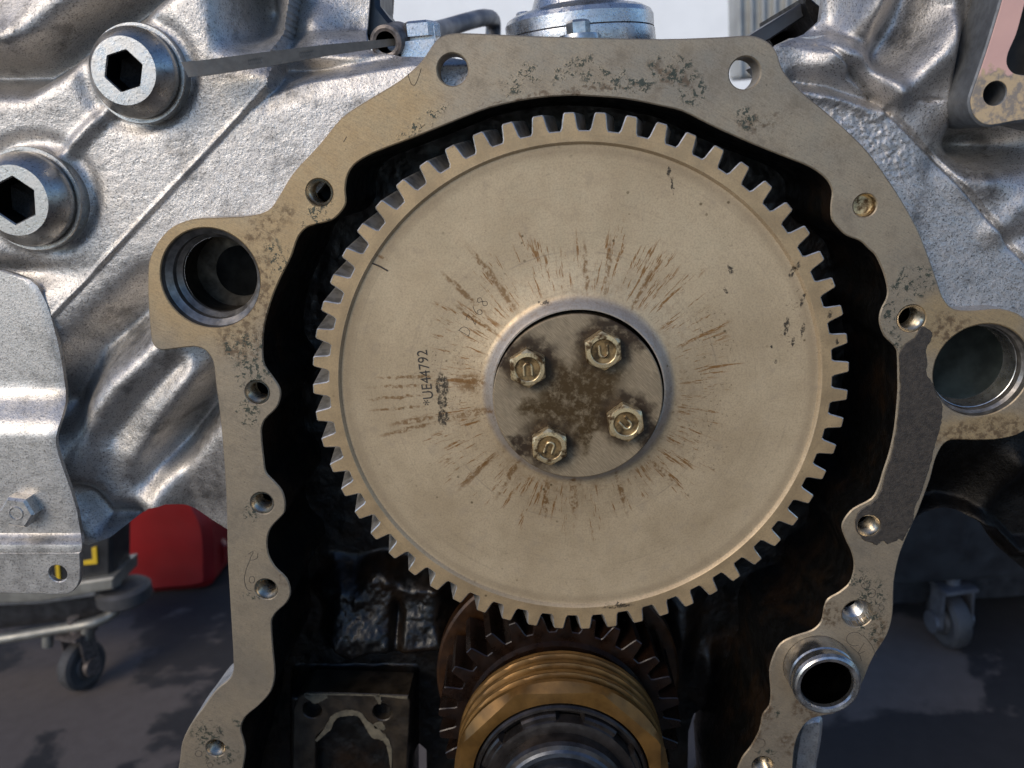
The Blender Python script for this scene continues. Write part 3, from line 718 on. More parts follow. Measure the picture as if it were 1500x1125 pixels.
# ---------------- right bank casting
def h_right(u, v):
    h = np.zeros(u.shape)
    seam = [(1205, 68), (1245, 105), (1300, 168), (1366, 232), (1430, 305), (1500, 388), (1590, 500)]
    d = dseg(u, v, seam); sv = np.interp(u, [p[0] for p in seam], [p[1] for p in seam])
    sg = np.where(v > sv, d, -d)                   # >0 below (flange side)
    h += -1.6*sstep(-4, 3, sg)
    h += 1.6*np.exp(-((sg+4)/3.5)**2)
    h += 1.5*(1-sstep(-60, -8, sg))*0
    # scoop under the corner and blue facing lip
    h += 6*np.exp(-(dseg(u, v, [(1165, 118), (1215, 124), (1280, 150)])/12)**2)
    h += -2.5*np.exp(-(dseg(u, v, [(1170, 137), (1225, 146), (1290, 162)])/10)**2)
    h += -4*np.exp(-(((u-1210)/30)**2+((v-92)/24)**2))
    h += 16*sstep(70, 20, v-(u-1150)*0.25)*sstep(1290, 1230, u)
    # rounded rib crossing the top
    h += -8*np.exp(-(dseg(u, v, [(1226, 62), (1272, 86), (1296, 112), (1306, 138)])/19)**2)
    h += 4*np.exp(-(dseg(u, v, [(1246, 108), (1274, 128), (1300, 160)])/10)**2)
    h += -4*np.exp(-(dseg(u, v, [(1240, 52), (1270, 25), (1300, -20)])/18)**2)
    h += 17*np.exp(-(dseg(u, v, [(1296, 84), (1330, 30), (1360, -40)])/28)**2)
    h += -7*np.exp(-(dseg(u, v, [(1330, 112), (1375, 80), (1412, 20), (1430, -40)])/28)**2)
    h += 4*np.exp(-(dseg(u, v, [(1318, 104), (1346, 66), (1390, 10)])/18)**2)
    # deep pocket beside and under the gasketed port flange
    h += 11*sstep(1388, 1424, u)*sstep(300, 150, v)
    h += 24*np.exp(-(((u-1455)/60)**2+((v-212)/28)**2))
    h += 1.6*np.exp(-(((u-1362)/14)**2+((v-147)/3)**2))
    h += -4*np.exp(-(((u-1440)/40)**2+((v-262)/26)**2))
    h += -2*np.exp(-(dseg(u, v, [(1452, 338), (1500, 300), (1560, 260)])/18)**2)
    h += 2*np.exp(-(dseg(u, v, [(1480, 355), (1560, 330)])/14)**2)
    lump = np.exp(-(dseg(u, v, [(1180, 140), (1250, 175), (1300, 225)])/34)**2)
    h += lump*0.7*(vnoise(u*0.16, v*0.16)-0.5) + lump*0.6*(vnoise(u*0.33, v*0.33)-0.5)
    return h
RB = [(1110, 95), (1138, 66), (1165, 55), (1200, 40), (1222, 20), (1240, -110), (1620, -110), (1620, 560), (1340, 560), (1350, 440), (1330, 370), (1300, 290), (1260, 230), (1200, 178), (1140, 125)]
relief('right_bank_casting', RB, 0.0145, h_right, M['cast_rough'], 1.9, [(1430, 536, 72)], 0.02, block)
def h_skirt(u, v):
    h = 6+16*sstep(640, 760, v)
    h += -10*np.exp(-(dseg(u, v, [(1500, 690), (1470, 745), (1440, 800)])/26)**2)
    h += -8*sstep(18, 0, np.abs(v-np.interp(u, [1325, 1345, 1370, 1400, 1440, 1480, 1520], [805, 790, 772, 763, 768, 790, 830])))
    return h
RS = [(1310, 560), (1620, 560), (1620, 900), (1540, 868), (1500, 834), (1470, 795), (1445, 772), (1420, 763), (1398, 762), (1372, 770), (1345, 790), (1322, 812), (1308, 800), (1330, 690)]
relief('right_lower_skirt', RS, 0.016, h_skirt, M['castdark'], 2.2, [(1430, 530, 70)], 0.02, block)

# ---------------- cavity back
def h_back(u, v):
    h = 8*np.ones(u.shape)
    # oily cast lump at lower left
    uu = u+26*(vnoise(u*0.03, v*0.03)-0.5)-(v-890)*0.18; vv = v+30*(vnoise(u*0.025+7, v*0.025)-0.5)
    bx = sstep(462, 505, uu)*sstep(705, 640, uu)*sstep(812, 858, vv)*sstep(965, 925, vv)
    h += -16*bx
    h += -7*bx*sstep(870, 930, v)
    h += 8*np.exp(-(((u-585)/8)**2+((v-900)/34)**2))
    h += 1.8*(vnoise(u*0.07, v*0.07)-0.5)*bx + 0.8*(vnoise(u*0.2, v*0.2)-0.5)*bx
    # ledge above the pad
    h += -20*sstep(985, 1004, v)*sstep(420, 436, u)*sstep(612, 600, u)
    h += -9*np.exp(-(((u-1000)/24)**2+((v-930)/60)**2))
    h += -7*np.exp(-(((u-1040)/16)**2+((v-985)/40)**2))
    h += 0.8*(vnoise(u*0.05, v*0.05)-0.5)
    return h
CB = [(360, 1320), (360, 560), (400, 380), (500, 250), (800, 110), (1000, 130), (1200, 230), (1310, 420), (1310, 700), (1230, 900), (1110, 1080), (1070, 1320), (1046, 1320), (1040, 1075), (1031, 1052), (1020, 1060), (1012, 1085), (1008, 1320), (624, 1320), (622, 1112), (606, 1098), (608, 1320)]
relief('cavity_back', CB, 0.058, h_back, M['oily'], 2.6, (), 0.02, block, 0.0003)

# water pump pad inside the cavity with gasket remains
PY = 0.040
pad = [(430, 1040), (436, 1022), (450, 1014), (520, 1016), (598, 1019), (601, 1030), (594, 1160), (590, 1320), (420, 1320), (428, 1160)]
archp = [(462, 1320), (462, 1090), (464, 1078), (482, 1062), (492, 1047), (508, 1042), (524, 1044), (534, 1056), (545, 1070), (562, 1080), (572, 1098), (575, 1130), (576, 1320)]
cA = at(457, 1040, PY); cC = at(560, 1043, PY)
def open_band(outer, inner): return outer + inner[::-1]
padring = [(430, 1040), (436, 1022), (450, 1014), (520, 1016), (598, 1019), (601, 1030), (594, 1160), (590, 1320)] + archp[::-1] + [(420, 1320), (428, 1160)]
bprism('pump_pad', xz(padring, PY), PY, PY+0.02, M['grease'], [circle(cA[0], cA[2], 16*0.00031, 24), circle(cC[0], cC[2], 16*0.00031, 24)], 0.0005)
bprism('pad_back', xz([(455, 1030), (585, 1030), (585, 1320), (455, 1320)], PY+0.012), PY+0.012, PY+0.019, M['grease'])
def ribbon(center, wid):
    c = [np.array(p) for p in spline(center, 5)]; n = len(c); a = []; b = []
    for i, p in enumerate(c):
        t = c[min(i+1, n-1)]-c[max(i-1, 0)]; t = t/np.linalg.norm(t); nn = np.array((-t[1], t[0]))
        k = np.interp(i/(n-1), np.linspace(0, 1, len(wid)), wid)*(0.8+0.4*random.random())
        a.append(tuple(p+nn*k)); b.append(tuple(p-nn*k))
    return a+b[::-1]
for rb in ([ribbon([(463, 1085), (480, 1067), (490, 1050), (508, 1044), (526, 1046), (536, 1058), (550, 1073), (564, 1082), (571, 1098), (573, 1128)], [2, 4, 4, 4.5, 4, 4, 8, 4, 3, 1])],
           [ribbon([(446, 1017), (500, 1017), (560, 1019), (597, 1022)], [1.5, 1, 1.2, 1.8])], [ribbon([(447, 1018), (462, 1024), (480, 1020)], [2, 6, 2])], [ribbon([(552, 1018), (556, 1026), (556, 1031)], [5, 3, 1.5])], [ribbon([(548, 1064), (556, 1062), (564, 1068)], [3, 6, 3])]):
    bprism('gasket_remnant', xz(rb[0], PY), PY-0.0004, PY+0.0002, M['cream'], (), 0.0001)

# ---------------- socket plugs on the left bank
def plug(px, py, px2, py2, Rb, hexr, label, turn):
    base = at(px, py, 0.012); r = Rb
    root = obj('socket_plug', lathe('socket_plug', [(0, 0.006), (r*0.995, 0.006), (r*1.0, -0.0030), (r*0.985, -0.0036), (r*0.93, -0.0036), (r*0.925, -0.0026), (r*0.90, -0.0026), (r*0.90, -0.0072), (r*0.875, -0.0086), (r*0.68, -0.0142), (r*0.655, -0.0147)], M['plug'], 72, 24),
               block, base, label=label)
    # front ring with the hexagonal socket, one mesh
    n = 72; ro = r*0.655; V = []; Fc = []
    def hx(a, k): return k*math.cos(rad(30))/math.cos(((a-turn) % (math.pi/3))-math.pi/6)
    for rr_y in range(5):
        for i in range(n):
            a = 2*math.pi*i/n
            if rr_y == 0: q = (ro, -0.0147)
            elif rr_y == 1: q = (hx(a, hexr)*1.06, -0.0147)
            elif rr_y == 2: q = (hx(a, hexr), -0.0141)
            elif rr_y == 3: q = (hx(a, hexr)*0.99, -0.0035)
            else: q = (hexr*0.1, -0.0012)
            V.append((q[0]*math.cos(a), q[1], q[0]*math.sin(a)))
    for k in range(4):
        for i in range(n):
            j = (i+1) % n; Fc.append((k*n+i, k*n+j, (k+1)*n+j, (k+1)*n+i))
    Fc.append(tuple(range(4*n, 5*n)))
    me = mesh('hex_socket', V, Fc, M['plug'], 24, [M['plug'], M['castdark']], [0]*(n*2)+[1]*(n*2+1))
    obj('hex_socket', me, root, base)
plug(207, 109, 0, 0, 0.0188, 0.0075, 'upper socket head plug beside the dipstick end', 0.2)
plug(52, 291, 0, 0, 0.0208, 0.0091, 'lower socket head plug at the left edge', 0.35)

# ---------------- tube stub lower right
tc = at(1196, 974, FY)
rt = 0.0148
obj('tube_stub', lathe('tube_stub', [(rt, 0.004), (rt, -0.006), (rt*0.985, -0.0085), (rt*0.95, -0.0092), (rt*0.94, -0.0105), (rt*0.99, -0.0115), (rt*1.0, -0.0138), (rt*0.955, -0.0152), (rt*0.90, -0.0158), (rt*0.80, -0.0155), (rt*0.765, -0.0146), (rt*0.757, -0.0125)], M['steel'], 80, 24), block, tc, label='short bright steel tube standing out of the lower right of the flange')
obj('tube_bore', lathe('tube_bore', [(rt*0.757, -0.0125), (rt*0.75, 0.03), (0, 0.03)], M['dark'], 60, 24), block, tc)
# bright lug behind the right leg
lug = [(1168, 1075), (1176, 1060), (1192, 1054), (1206, 1056), (1204, 1090), (1196, 1135), (1190, 1290), (1150, 1290), (1160, 1130)]
bprism('oil_pan_lug', smooth_poly(xz(lug, 0.035), 3), 0.035, 0.06, M['plate'], (), 0.002)

# ---------------- cast lump and boss on top of the block
lv, lf = box_data(0.026, 0.03, 0.024, 0.006, (0, 0, 0))
q = at(620, 88, 0.045); obj('cast_lump', mesh('cast_lump', lv, lf, M['alu'], 40), block, q)
def hexnut(R_, h, mat, name='hex_head', axis='Z', top=0.85):
    V = []; n = 6
    for y, k in ((0, 1), (h*0.82, 1), (h, top)):
        V += [(R_*k*math.cos(math.pi/3*i), R_*k*math.sin(math.pi/3*i), y) for i in range(n)]
    Fc = [(k*n+i, k*n+(i+1) % n, (k+1)*n+(i+1) % n, (k+1)*n+i) for k in range(2) for i in range(n)] + [tuple(range(2*n, 3*n)), tuple(range(n))]
    if axis == 'Y': V = [(x, -z, y) for x, y, z in V]
    return mesh(name, V, Fc, mat, 25)
q = at(616, 56, 0.040); obj('hex_head', hexnut(0.0085, 0.006, M['alu']), block, q)
bv, bf = box_data(0.022, 0.03, 0.016, 0.004)
q = at(1170, 90, 0.035); obj('cast_lump', mesh('cast_lump', bv, bf, M['cast'], 40), block, q)

# ------------------------------------------------------------------ camshaft gear
gear = empty('camshaft_gear', (0, 0.0, 0), 'large tan toothed gear wheel with four hub bolts in the middle of the engine', 'gear')
def gear_outline(N, ro, rr, tip=0.32, root=0.62, phase=0.0, k=10):
    """k points per tooth; the tooth is centred on its angle"""
    p = 2*math.pi/N; o = []
    mid = (ro+rr)/2; hw_t = tip*p/2; hw_r = root*p/2; hw_m = (tip*0.47+root*0.53)*p/2
    prof = [(-p/2, rr), (-hw_r*1.12, rr), (-hw_r*0.94, rr+0.0009), (-hw_m, mid), (-hw_t*1.12, ro-0.0006), (-hw_t*0.85, ro),
            (0, ro), (hw_t*0.85, ro), (hw_t*1.12, ro-0.0006), (hw_m, mid), (hw_r*0.94, rr+0.0009), (hw_r*1.12, rr)]
    for i in range(N):
        for a, r in prof:
            t = phase+i*p+a; o.append((r*math.cos(t), r*math.sin(t)))
    return o
def gear_mesh(name, outline, inner, y0, y1, twist, mats, face_prof, split=None, ch=0.0004):
    """toothed body: front rim ring, chamfer, twisted flanks, back, plus the turned front profile"""
    n = len(outline); V = []; Fc = []; I = []
    ins = inset(outline, ch)
    ang = [math.atan2(z, x) for x, z in outline]
    rings = []
    for r, y in face_prof: rings.append([(r*math.cos(a), y, r*math.sin(a)) for a in ang])
    rings.append([(x, y0, z) for x, z in ins]); rings.append([(x, y0+ch, z) for x, z in outline])
    nt = 5
    for s in range(1, nt+1):
        t = twist*s/nt; cs, sn = math.cos(t), math.sin(t); yy = y0+ch+(y1-y0-ch)*s/nt
        rings.append([(x*cs-z*sn, yy, x*sn+z*cs) for x, z in outline])
    fr = len(face_prof)
    rb = [(inner*math.cos(a+twist), y1, inner*math.sin(a+twist)) for a in ang]; rings.append(rb)
    for rg in rings: V += rg
    for k in range(len(rings)-1):
        for i in range(n):
            j = (i+1) % n; Fc.append((k*n+i, k*n+j, (k+1)*n+j, (k+1)*n+i)); I.append(0 if k < fr else 1)
    return mesh(name, V, Fc, None, 28, mats, I)
TW = rad(-2.4)
ol = gear_outline(58, 0.110, 0.1034, 0.34, 0.585, rad(88.1-0.0))
fp = [(0.0349, -0.0030), (0.0355, -0.0030), (0.0365, -0.0023), (0.0379, -0.0004), (0.0393, 0.0008), (0.0409, 0.0014), (0.060, 0.0015), (0.080, 0.0015), (0.0976, 0.0016), (0.0982, 0.0015), (0.0990, 0.0003), (0.0993, 0.0), (0.1005, 0.0)]
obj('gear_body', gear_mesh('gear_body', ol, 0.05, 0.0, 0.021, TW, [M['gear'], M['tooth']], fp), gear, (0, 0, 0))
hub_c = (-0.0004, 0, -0.0012)
plate = obj('retainer_plate', lathe('retainer_plate', [(0.0346, 0.004), (0.0346, -0.0043), (0.0341, -0.0048), (0.02, -0.0048), (0.01, -0.0048), (0, -0.0048)], M['hub'], 96, 24), gear, hub_c)
obj('hub_seat', lathe('hub_seat', [(0.0350, -0.0029), (0.0349, -0.002), (0.0340, 0.002)], M['dark'], 96, 24), gear, hub_c)
def bolt(px, py, turn, mark_turn, lab):
    c = at(px, py, -0.0100); loc = (c[0], -0.0048, c[2])
    Rc = 0.0139/2/math.cos(rad(30)); h = 0.0053
    n = 72; V = []; Fc = []
    def hx(a): return Rc*math.cos(rad(30))/math.cos(((a-turn) % (math.pi/3))-math.pi/6)
    prof = []
    rw = 0.00665
    for k in range(9):
        for i in range(n):
            a = 2*math.pi*i/n; hr = hx(a)
            over = max(0.0, hr-rw)
            q = [(hr*1.0, 0.0), (hr, -h+0.0004+over*0.55), (min(hr, rw), -h), (0.0052, -h-0.0001), (0.0049, -h+0.0001), (0.0045, -h+0.0006), (0.003, -h+0.0007), (0.0015, -h+0.0007), (0.0003, -h+0.0007)][k]
            V.append((q[0]*math.cos(a), q[1], q[0]*math.sin(a)))
    for k in range(8):
        for i in range(n):
            j = (i+1) % n; Fc.append((k*n+i, k*n+j, (k+1)*n+j, (k+1)*n+i))
    Fc.append(tuple(range(8*n, 9*n)))
    b = obj('hex_bolt', mesh('hex_bolt', V, Fc, M['bolt'], 22, [M['bolt'], M['boltdish']], [0]*(n*4)+[1]*(n*4+1)), gear, loc, label=lab)
    u = [(-0.0016, 0.0026)] + [(1.6e-3*math.cos(rad(t)), -0.0007+1.6e-3*math.sin(rad(t))) for t in range(180, 361, 20)] + [(0.0016, 0.0026)]
    cs, sn = math.cos(rad(mark_turn)), math.sin(rad(mark_turn))
    pth = [(x*cs-z*sn, -h+0.0003, x*sn+z*cs) for x, z in u]
    obj('raised_mark', mesh('raised_mark', *tube_data(pth, 0.00052, 8), M['bolt'], 50), b, loc)
for a in [(773, 541, 0.5, 180, 'upper left bolt of the four, its U mark upside down'), (884, 515, 0.55, 2, 'upper right bolt of the four, its U mark upright'),
          (917, 621, 0.6, 38, 'lower right bolt of the four, its U mark leaning'), (805, 656, 0.5, 158, 'lower left bolt of the four, its U mark upside down and leaning')]: bolt(*a)
# stamped part number and scratched number on the web
def text_part(name, body, px, py, Y, size, turn, parent, mat, sx=1.0, depth=0.00012):
    cu = bpy.data.curves.new(name, 'FONT'); cu.body = body; cu.size = size; cu.extrude = depth; cu.align_x = 'CENTER'; cu.align_y = 'CENTER'; cu.space_character = 1.05
    tmp = bpy.data.objects.new('tmp', cu); COL.objects.link(tmp)
    me = bpy.data.meshes.new_from_object(tmp.evaluated_get(bpy.context.evaluated_depsgraph_get())); bpy.data.objects.remove(tmp)
    cs, sn = math.cos(rad(turn)), math.sin(rad(turn))
    for v in me.vertices:
        x, y, z = v.co.x*sx, v.co.y, v.co.z
        v.co = (x*cs-y*sn, -z, x*sn+y*cs)
    me.materials.clear(); me.materials.append(mat)
    return obj(name, me, parent, at(px, py, Y))
text_part('stamped_number', '*UE44792', 624, 553, 0.0015, 0.0063, 91, gear, M['ink'], 0.88)
def scratch(strokes, px, py, sc, turn, Y, parent, r=0.00013, name='scratched_number'):
    cs, sn = math.cos(rad(turn)), math.sin(rad(turn)); c = at(px, py, Y); ds = []
    for st in strokes:
        pts = [(c[0]+(x*cs-y*sn)*sc, Y, c[2]+(x*sn+y*cs)*sc) for x, y in st]
        ds.append(tube_data(spline(pts, 4), r, 6))
    o = worldloc(parent); V, Fc = join(*ds)
    return obj(name, mesh(name, [(x-o.x, y-o.y, z-o.z) for x, y, z in V], Fc, M['ink'], 60), parent, o)
scratch([[(0, 0), (0, 1)], [(-0.05, 1), (0.45, 0.8), (0.55, 0.4), (0.35, 0.05), (-0.05, 0)],
         [(1.15, 0.9), (1.6, 1.0), (1.5, 0.5), (1.2, 0.0), (1.5, 0.1)], [(2.5, 1.0), (2.2, 0.6), (2.15, 0.15), (2.4, 0), (2.6, 0.25), (2.4, 0.45), (2.2, 0.3)],
         [(3.3, 1.0), (3.05, 0.8), (3.3, 0.5), (3.5, 0.2), (3.25, 0), (3.05, 0.25), (3.3, 0.5), (3.5, 0.8), (3.3, 1.0)]], 686, 492, 0.0046, 54, 0.0015, gear)
scratch([[(0, 0), (0.5, 0.03), (1, 0)]], 544, 385, 0.0072, -31, 0.0015, gear, 0.00035, 'timing_scratch')

# faint stamps and scribed marks on the flange
def ring(cx, cy, a, b, n=12, rot=0):
    return [(cx+a*math.cos(2*math.pi*k/n)*math.cos(rot)-b*math.sin(2*math.pi*k/n)*math.sin(rot), cy+a*math.cos(2*math.pi*k/n)*math.sin(rot)+b*math.sin(2*math.pi*k/n)*math.cos(rot)) for k in range(n+1)]
def pxscratch(strokes, name, r=0.00012):
    ds = []
    for st in strokes: ds.append(tube_data(spline([at(a, b, FY) for a, b in st], 4), r, 6))
    o = worldloc(block); V, Fc = join(*ds)
    return obj(name, mesh(name, [(x-o.x, y-o.y, z-o.z) for x, y, z in V], Fc, M['ink'], 60), block, o)
pxscratch([ring(1268, 858, 6, 4), ring(1277, 869, 5.5, 6.5, 12, 0.4), [(1281, 880), (1286, 886), (1291, 882)], ring(1291, 890, 4, 4), [(1258, 850), (1262, 845), (1265, 850), (1268, 844)]], 'stamped_marks')
pxscratch([ring(1252, 936, 12, 10)[2:12], [(1245, 946), (1258, 958), (1262, 968)], [(1266, 942), (1257, 957), (1267, 954)], [(1264, 930), (1276, 944), (1284, 962)]], 'scribed_letter')
pxscratch([[(363, 812), (371, 808), (366, 820), (376, 818), (378, 810)], [(366, 820), (360, 836), (358, 850), (362, 863), (370, 866)], ring(369, 849, 4, 5)], 'scribed_line')
pxscratch([[(286, 1098), (292, 1094)], ring(291, 1104, 5, 4.5), [(300, 1114), (306, 1110), (302, 1118), (309, 1116)], ring(308, 1121, 4, 3.5), [(299, 1063), (302, 1070)], [(306, 1056), (312, 1055)], [(322, 1064), (317, 1068), (321, 1074), (327, 1071)], [(328, 1078), (322, 1072)]], 'stamped_marks')
pxscratch([[(1111, 1082), (1119, 1084), (1120, 1092), (1113, 1096)], [(1105, 1100), (1112, 1104)]], 'stamped_marks')
pxscratch([[(597, 107), (602, 122), (608, 124), (614, 110), (617, 100)]], 'scribed_line')
pxscratch([[(503, 208), (508, 200)]], 'scribed_line')

# ------------------------------------------------------------------ crankshaft gear and worm
CX, CZ = -0.0188, -0.1592
crank = empty('crankshaft', (CX, 0.02, CZ), 'crankshaft nose with a brown oily gear and a bronze threaded worm below the big gear', 'crankshaft')
def clathe(name, prof, mat, n=96, label=None, sharp=24): return obj(name, lathe(name, prof, mat, n, sharp), crank, (CX, 0, CZ), label=label)
# tooth phase: the crank tooth falls in the notch on the line of centres
oc = gear_outline(29, 0.0562, 0.0482, 0.30, 0.66, rad(83.3))
obj('crank_gear_body', gear_mesh('crank_gear_body', oc, 0.03, 0.0012, 0.034, rad(4.8), [M['brown'], M['brown']], [(0.030, -0.002), (0.0425, -0.0015), (0.0435, 0.0012), (0.045, 0.0012)]), crank, (CX, 0, CZ))
clathe('thrust_disc', [(0.03, 0.0372), (0.0600, 0.0372), (0.0612, 0.038), (0.0612, 0.046), (0.03, 0.046)], M['amber'])
# worm: a true helical thread on a bronze sleeve
def worm(R0, dep, pitch, y0, y1):
    n = 144; m_ = int((y1-y0)/pitch*24); V = []; Fc = []
    for k in range(m_+1):
        y = y0+(y1-y0)*k/m_
        for i in range(n):
            a = 2*math.pi*i/n; ph = ((y-y0)/pitch + a/(2*math.pi)) % 1.0
            s = max(0.0, 1-abs(ph-0.5)/0.30); r = R0-dep*min(1.0, s*1.25)-0.0006*(2*ph-1)**4
            V.append((r*math.cos(a), y, r*math.sin(a)))
    for k in range(m_):
        for i in range(n):
            j = (i+1) % n; Fc.append((k*n+i, k*n+j, (k+1)*n+j, (k+1)*n+i))
    return V, Fc
obj('worm_thread', mesh('worm_thread', *worm(0.0455, 0.0048, 0.0068, -0.0295, -0.0085), M['bronze'], 40), crank, (CX, 0, CZ))
# bronze front collar with cut flats
n = 96; V = []; Fc = []
for r, y, flat in ((0.040, -0.0292, 0), (0.0452, -0.0294, 0), (0.0456, -0.0300, 0), (0.0455, -0.0318, 0), (0.0450, -0.0348, 1), (0.0405, -0.0352, 1), (0.0375, -0.0352, 0), (0.0368, -0.030, 0)):
    for i in range(n):
        a = 2*math.pi*i/n; rr = r
        if flat:
            b = (a-0.35) % (math.pi/4) - math.pi/8; rr = min(r, 0.0418/math.cos(b)) if r > 0.042 else min(r, 0.0398/math.cos(b))
        V.append((rr*math.cos(a), y, rr*math.sin(a)))
for k in range(7):
    for i in range(n): j = (i+1) % n; Fc.append((k*n+i, k*n+j, (k+1)*n+j, (k+1)*n+i))
obj('bronze_collar', mesh('bronze_collar', V, Fc, M['bronze'], 22), crank, (CX, 0, CZ))
clathe('seal_sleeve', [(0.0366, -0.030), (0.0366, -0.0352), (0.0360, -0.0362), (0.0350, -0.0364), (0.0348, -0.0350), (0.0345, -0.034)], M['shaft'])
# notched ring: real slots round the rim
n = 160; V = []; Fc = []; SI = []
def slot(i): return (i-12) % 20 < 8
for r, y, sl in ((0.0345, -0.034, 0), (0.0345, -0.0378, 1), (0.0338, -0.0388, 1), (0.0322, -0.0390, 1), (0.0318, -0.0398, 0), (0.0310, -0.0400, 0)):
    for i in range(n):
        a = 2*math.pi*i/n; rr, yy = r, y
        if sl and slot(i): yy = y+0.0042; rr = min(rr, 0.0322)
        V.append((rr*math.cos(a), yy, rr*math.sin(a)))
for k in range(5):
    for i in range(n): j = (i+1) % n; Fc.append((k*n+i, k*n+j, (k+1)*n+j, (k+1)*n+i)); SI.append(1 if 0 < k < 3 and slot(i) and slot(j) else 0)
obj('notched_ring', mesh('notched_ring', V, Fc, None, 24, [M['shaft'], M['dark']], SI), crank, (CX, 0, CZ))
clathe('inner_sleeve', [(0.0312, -0.0398), (0.0300, -0.0402), (0.0272, -0.0402), (0.0270, -0.045), (0.0262, -0.0466), (0.0245, -0.0474)], M['shaft'])
clathe('shaft_nose', [(0.0250, -0.0470), (0.0238, -0.0482), (0.0222, -0.0486), (0.0205, -0.0478), (0.0202, -0.052), (0.019, -0.0535), (0, -0.0535)], M['nose'])

# ------------------------------------------------------------------ side cover plate
cover = empty('side_cover', tuple(at(20, 860, 0.0)), 'silver painted steel side cover with two bends and a round hole in its bottom corner', 'cover plate')
rows = [396, 402, 410, 420, 435, 450, 470, 500, 530, 555, 566, 573, 580, 590, 600, 612, 624, 634, 642, 650, 665, 690, 720, 750, 770, 781, 786, 790, 794, 798, 803, 810]
def cb(v): return float(np.interp(v, [396, 402, 407, 412, 420, 435, 450, 470, 500, 530, 570, 590, 610, 630, 645, 660, 690, 740, 790, 802, 812], [2, 22, 38, 46, 54, 62, 69, 75, 83, 89, 95, 95, 90, 83, 80, 82, 92, 110, 118.5, 119, 117]))
def cy(v):
    t1 = sstep(563, 640, np.array(float(v))); t2 = sstep(780, 801, np.array(float(v)))
    return 0.0125 - 0.0130*float(t1) - 0.0050*float(t2)
V = []; Fc = []; nc = 24; TH = 0.0022
org = np.array(cover.location)
for v in rows:
    y = cy(v); xr = cb(v)
    for k in range(nc+1):
        s = k/nc; px = -110+(xr+110)*s
        q = at(px, v, y) - org; V.append((q[0], q[1]+(0.0006*max(0, (px-xr+5)/5)**2 if px > xr-5 else 0), q[2]))
nr = len(rows); nv = len(V)
V += [(x, y+TH, z) for x, y, z in V]
for i in range(nr-1):
    for k in range(nc):
        a = i*(nc+1)+k; Fc.append((a, a+1, a+nc+2, a+nc+1)); Fc.append((nv+a, nv+a+1, nv+a+nc+2, nv+a+nc+1))
    a = i*(nc+1)+nc; b = a+nc+1; Fc.append((a, b, nv+b, nv+a))
for k in range(nc): Fc.append((k, k+1, nv+k+1, nv+k)); e = (nr-1)*(nc+1)+k; Fc.append((e, e+1, nv+e+1, nv+e))
obj('cover_sheet', mesh('cover_sheet', V, Fc, M['plate'], 30), cover, cover.location)
yb = cy(812)
flp = [(-110, 809.5), (117, 809.5), (118, 830), (117.5, 848), (114, 858), (107, 866), (97, 870), (85, 870.5), (-110, 866)]
ch_ = at(85, 840, yb)
obj('bottom_lip', prism('bottom_lip', xz(flp, yb), yb-0.0001, yb+TH, M['plate'], [circle(ch_[0], ch_[2], 14.5*PXM*1.02, 32)], 0.0003, tuple(org)), cover, cover.location)
q = at(29, 748, -0.004)
bb = obj('hex_bolt', hexnut(0.0076, 0.0065, M['plate'], 'hex_bolt', 'Y', 0.86), cover, (q[0], -0.0003, q[2]), rot=(0, rad(12), 0))
obj('stamped_ring', lathe('stamped_ring', [(0.0034, -0.0064), (0.0031, -0.0069), (0.0027, -0.0069), (0.0024, -0.0064)], M['plate'], 32, 30), bb, (q[0], -0.0003, q[2]))

# ------------------------------------------------------------------ dipstick and its tube
dip = empty('dipstick', tuple(at(268, 100, -0.004)), 'flat grey steel dipstick blade lying across the top left of the block', 'dipstick')
A = [at(265, 91, -0.004), at(300, 87.5, -0.003), at(400, 74.5, 0.006), at(480, 65, 0.015), at(582, 56, 0.030)]
Bt = [at(276, 113, -0.004), at(300, 111, -0.003), at(400, 96, 0.006), at(480, 81.5, 0.015), at(582, 66, 0.030)]
org = np.array(dip.location); V = []; Fc = []
for dy in (0, 0.0009):
    for a, b in zip(A, Bt): V += [tuple(a-org+np.array((0, dy, 0))), tuple(b-org+np.array((0, dy, 0)))]
n = len(A)
for s in (0, 2*n):
    for i in range(n-1): k = s+2*i; Fc.append((k, k+1, k+3, k+2))
for i in range(n-1): Fc += [(2*i, 2*i+2, 2*n+2*i+2, 2*n+2*i), (2*i+1, 2*i+3, 2*n+2*i+3, 2*n+2*i+1)]
Fc += [(0, 1, 2*n+1, 2*n), (2*n-2, 2*n-1, 4*n-1, 4*n-2)]
obj('blade', mesh('blade', V, Fc, M['dip'], 20), dip, dip.location)
V, Fc = [], []
for (fx, fy, yy) in ((372, 0, 0.0033), (447, 0, 0.0112)):
    ds = []
    for k in range(-3, 4):
        t = np.interp(fx+k*3, [300, 400, 480], [99.2, 85.2, 73.2]); yk = np.interp(fx+k*3, [300, 400, 480], [-0.003, 0.006, 0.015])-0.00003
        for s in (-1, 1):
            p0 = at(fx+k*3-2.5, t-4.5*s, yk); p1 = at(fx+k*3+2.5, t+4.5*s, yk); ds.append(tube_data([p0-org, p1-org], 0.00006, 4))
    me = mesh('level_mark', *join(*ds), M['mark'], 60); obj('level_mark', me, dip, dip.location)
dt = empty('dipstick_tube', tuple(at(580, 70, 0.034)), 'rusty open ended dipstick tube bending away behind the flange', 'tube')
p0 = at(565, 62, 0.026); p1 = at(584, 56, 0.042); ax = (p1-p0)/np.linalg.norm(p1-p0); o_ = np.array(dt.location)
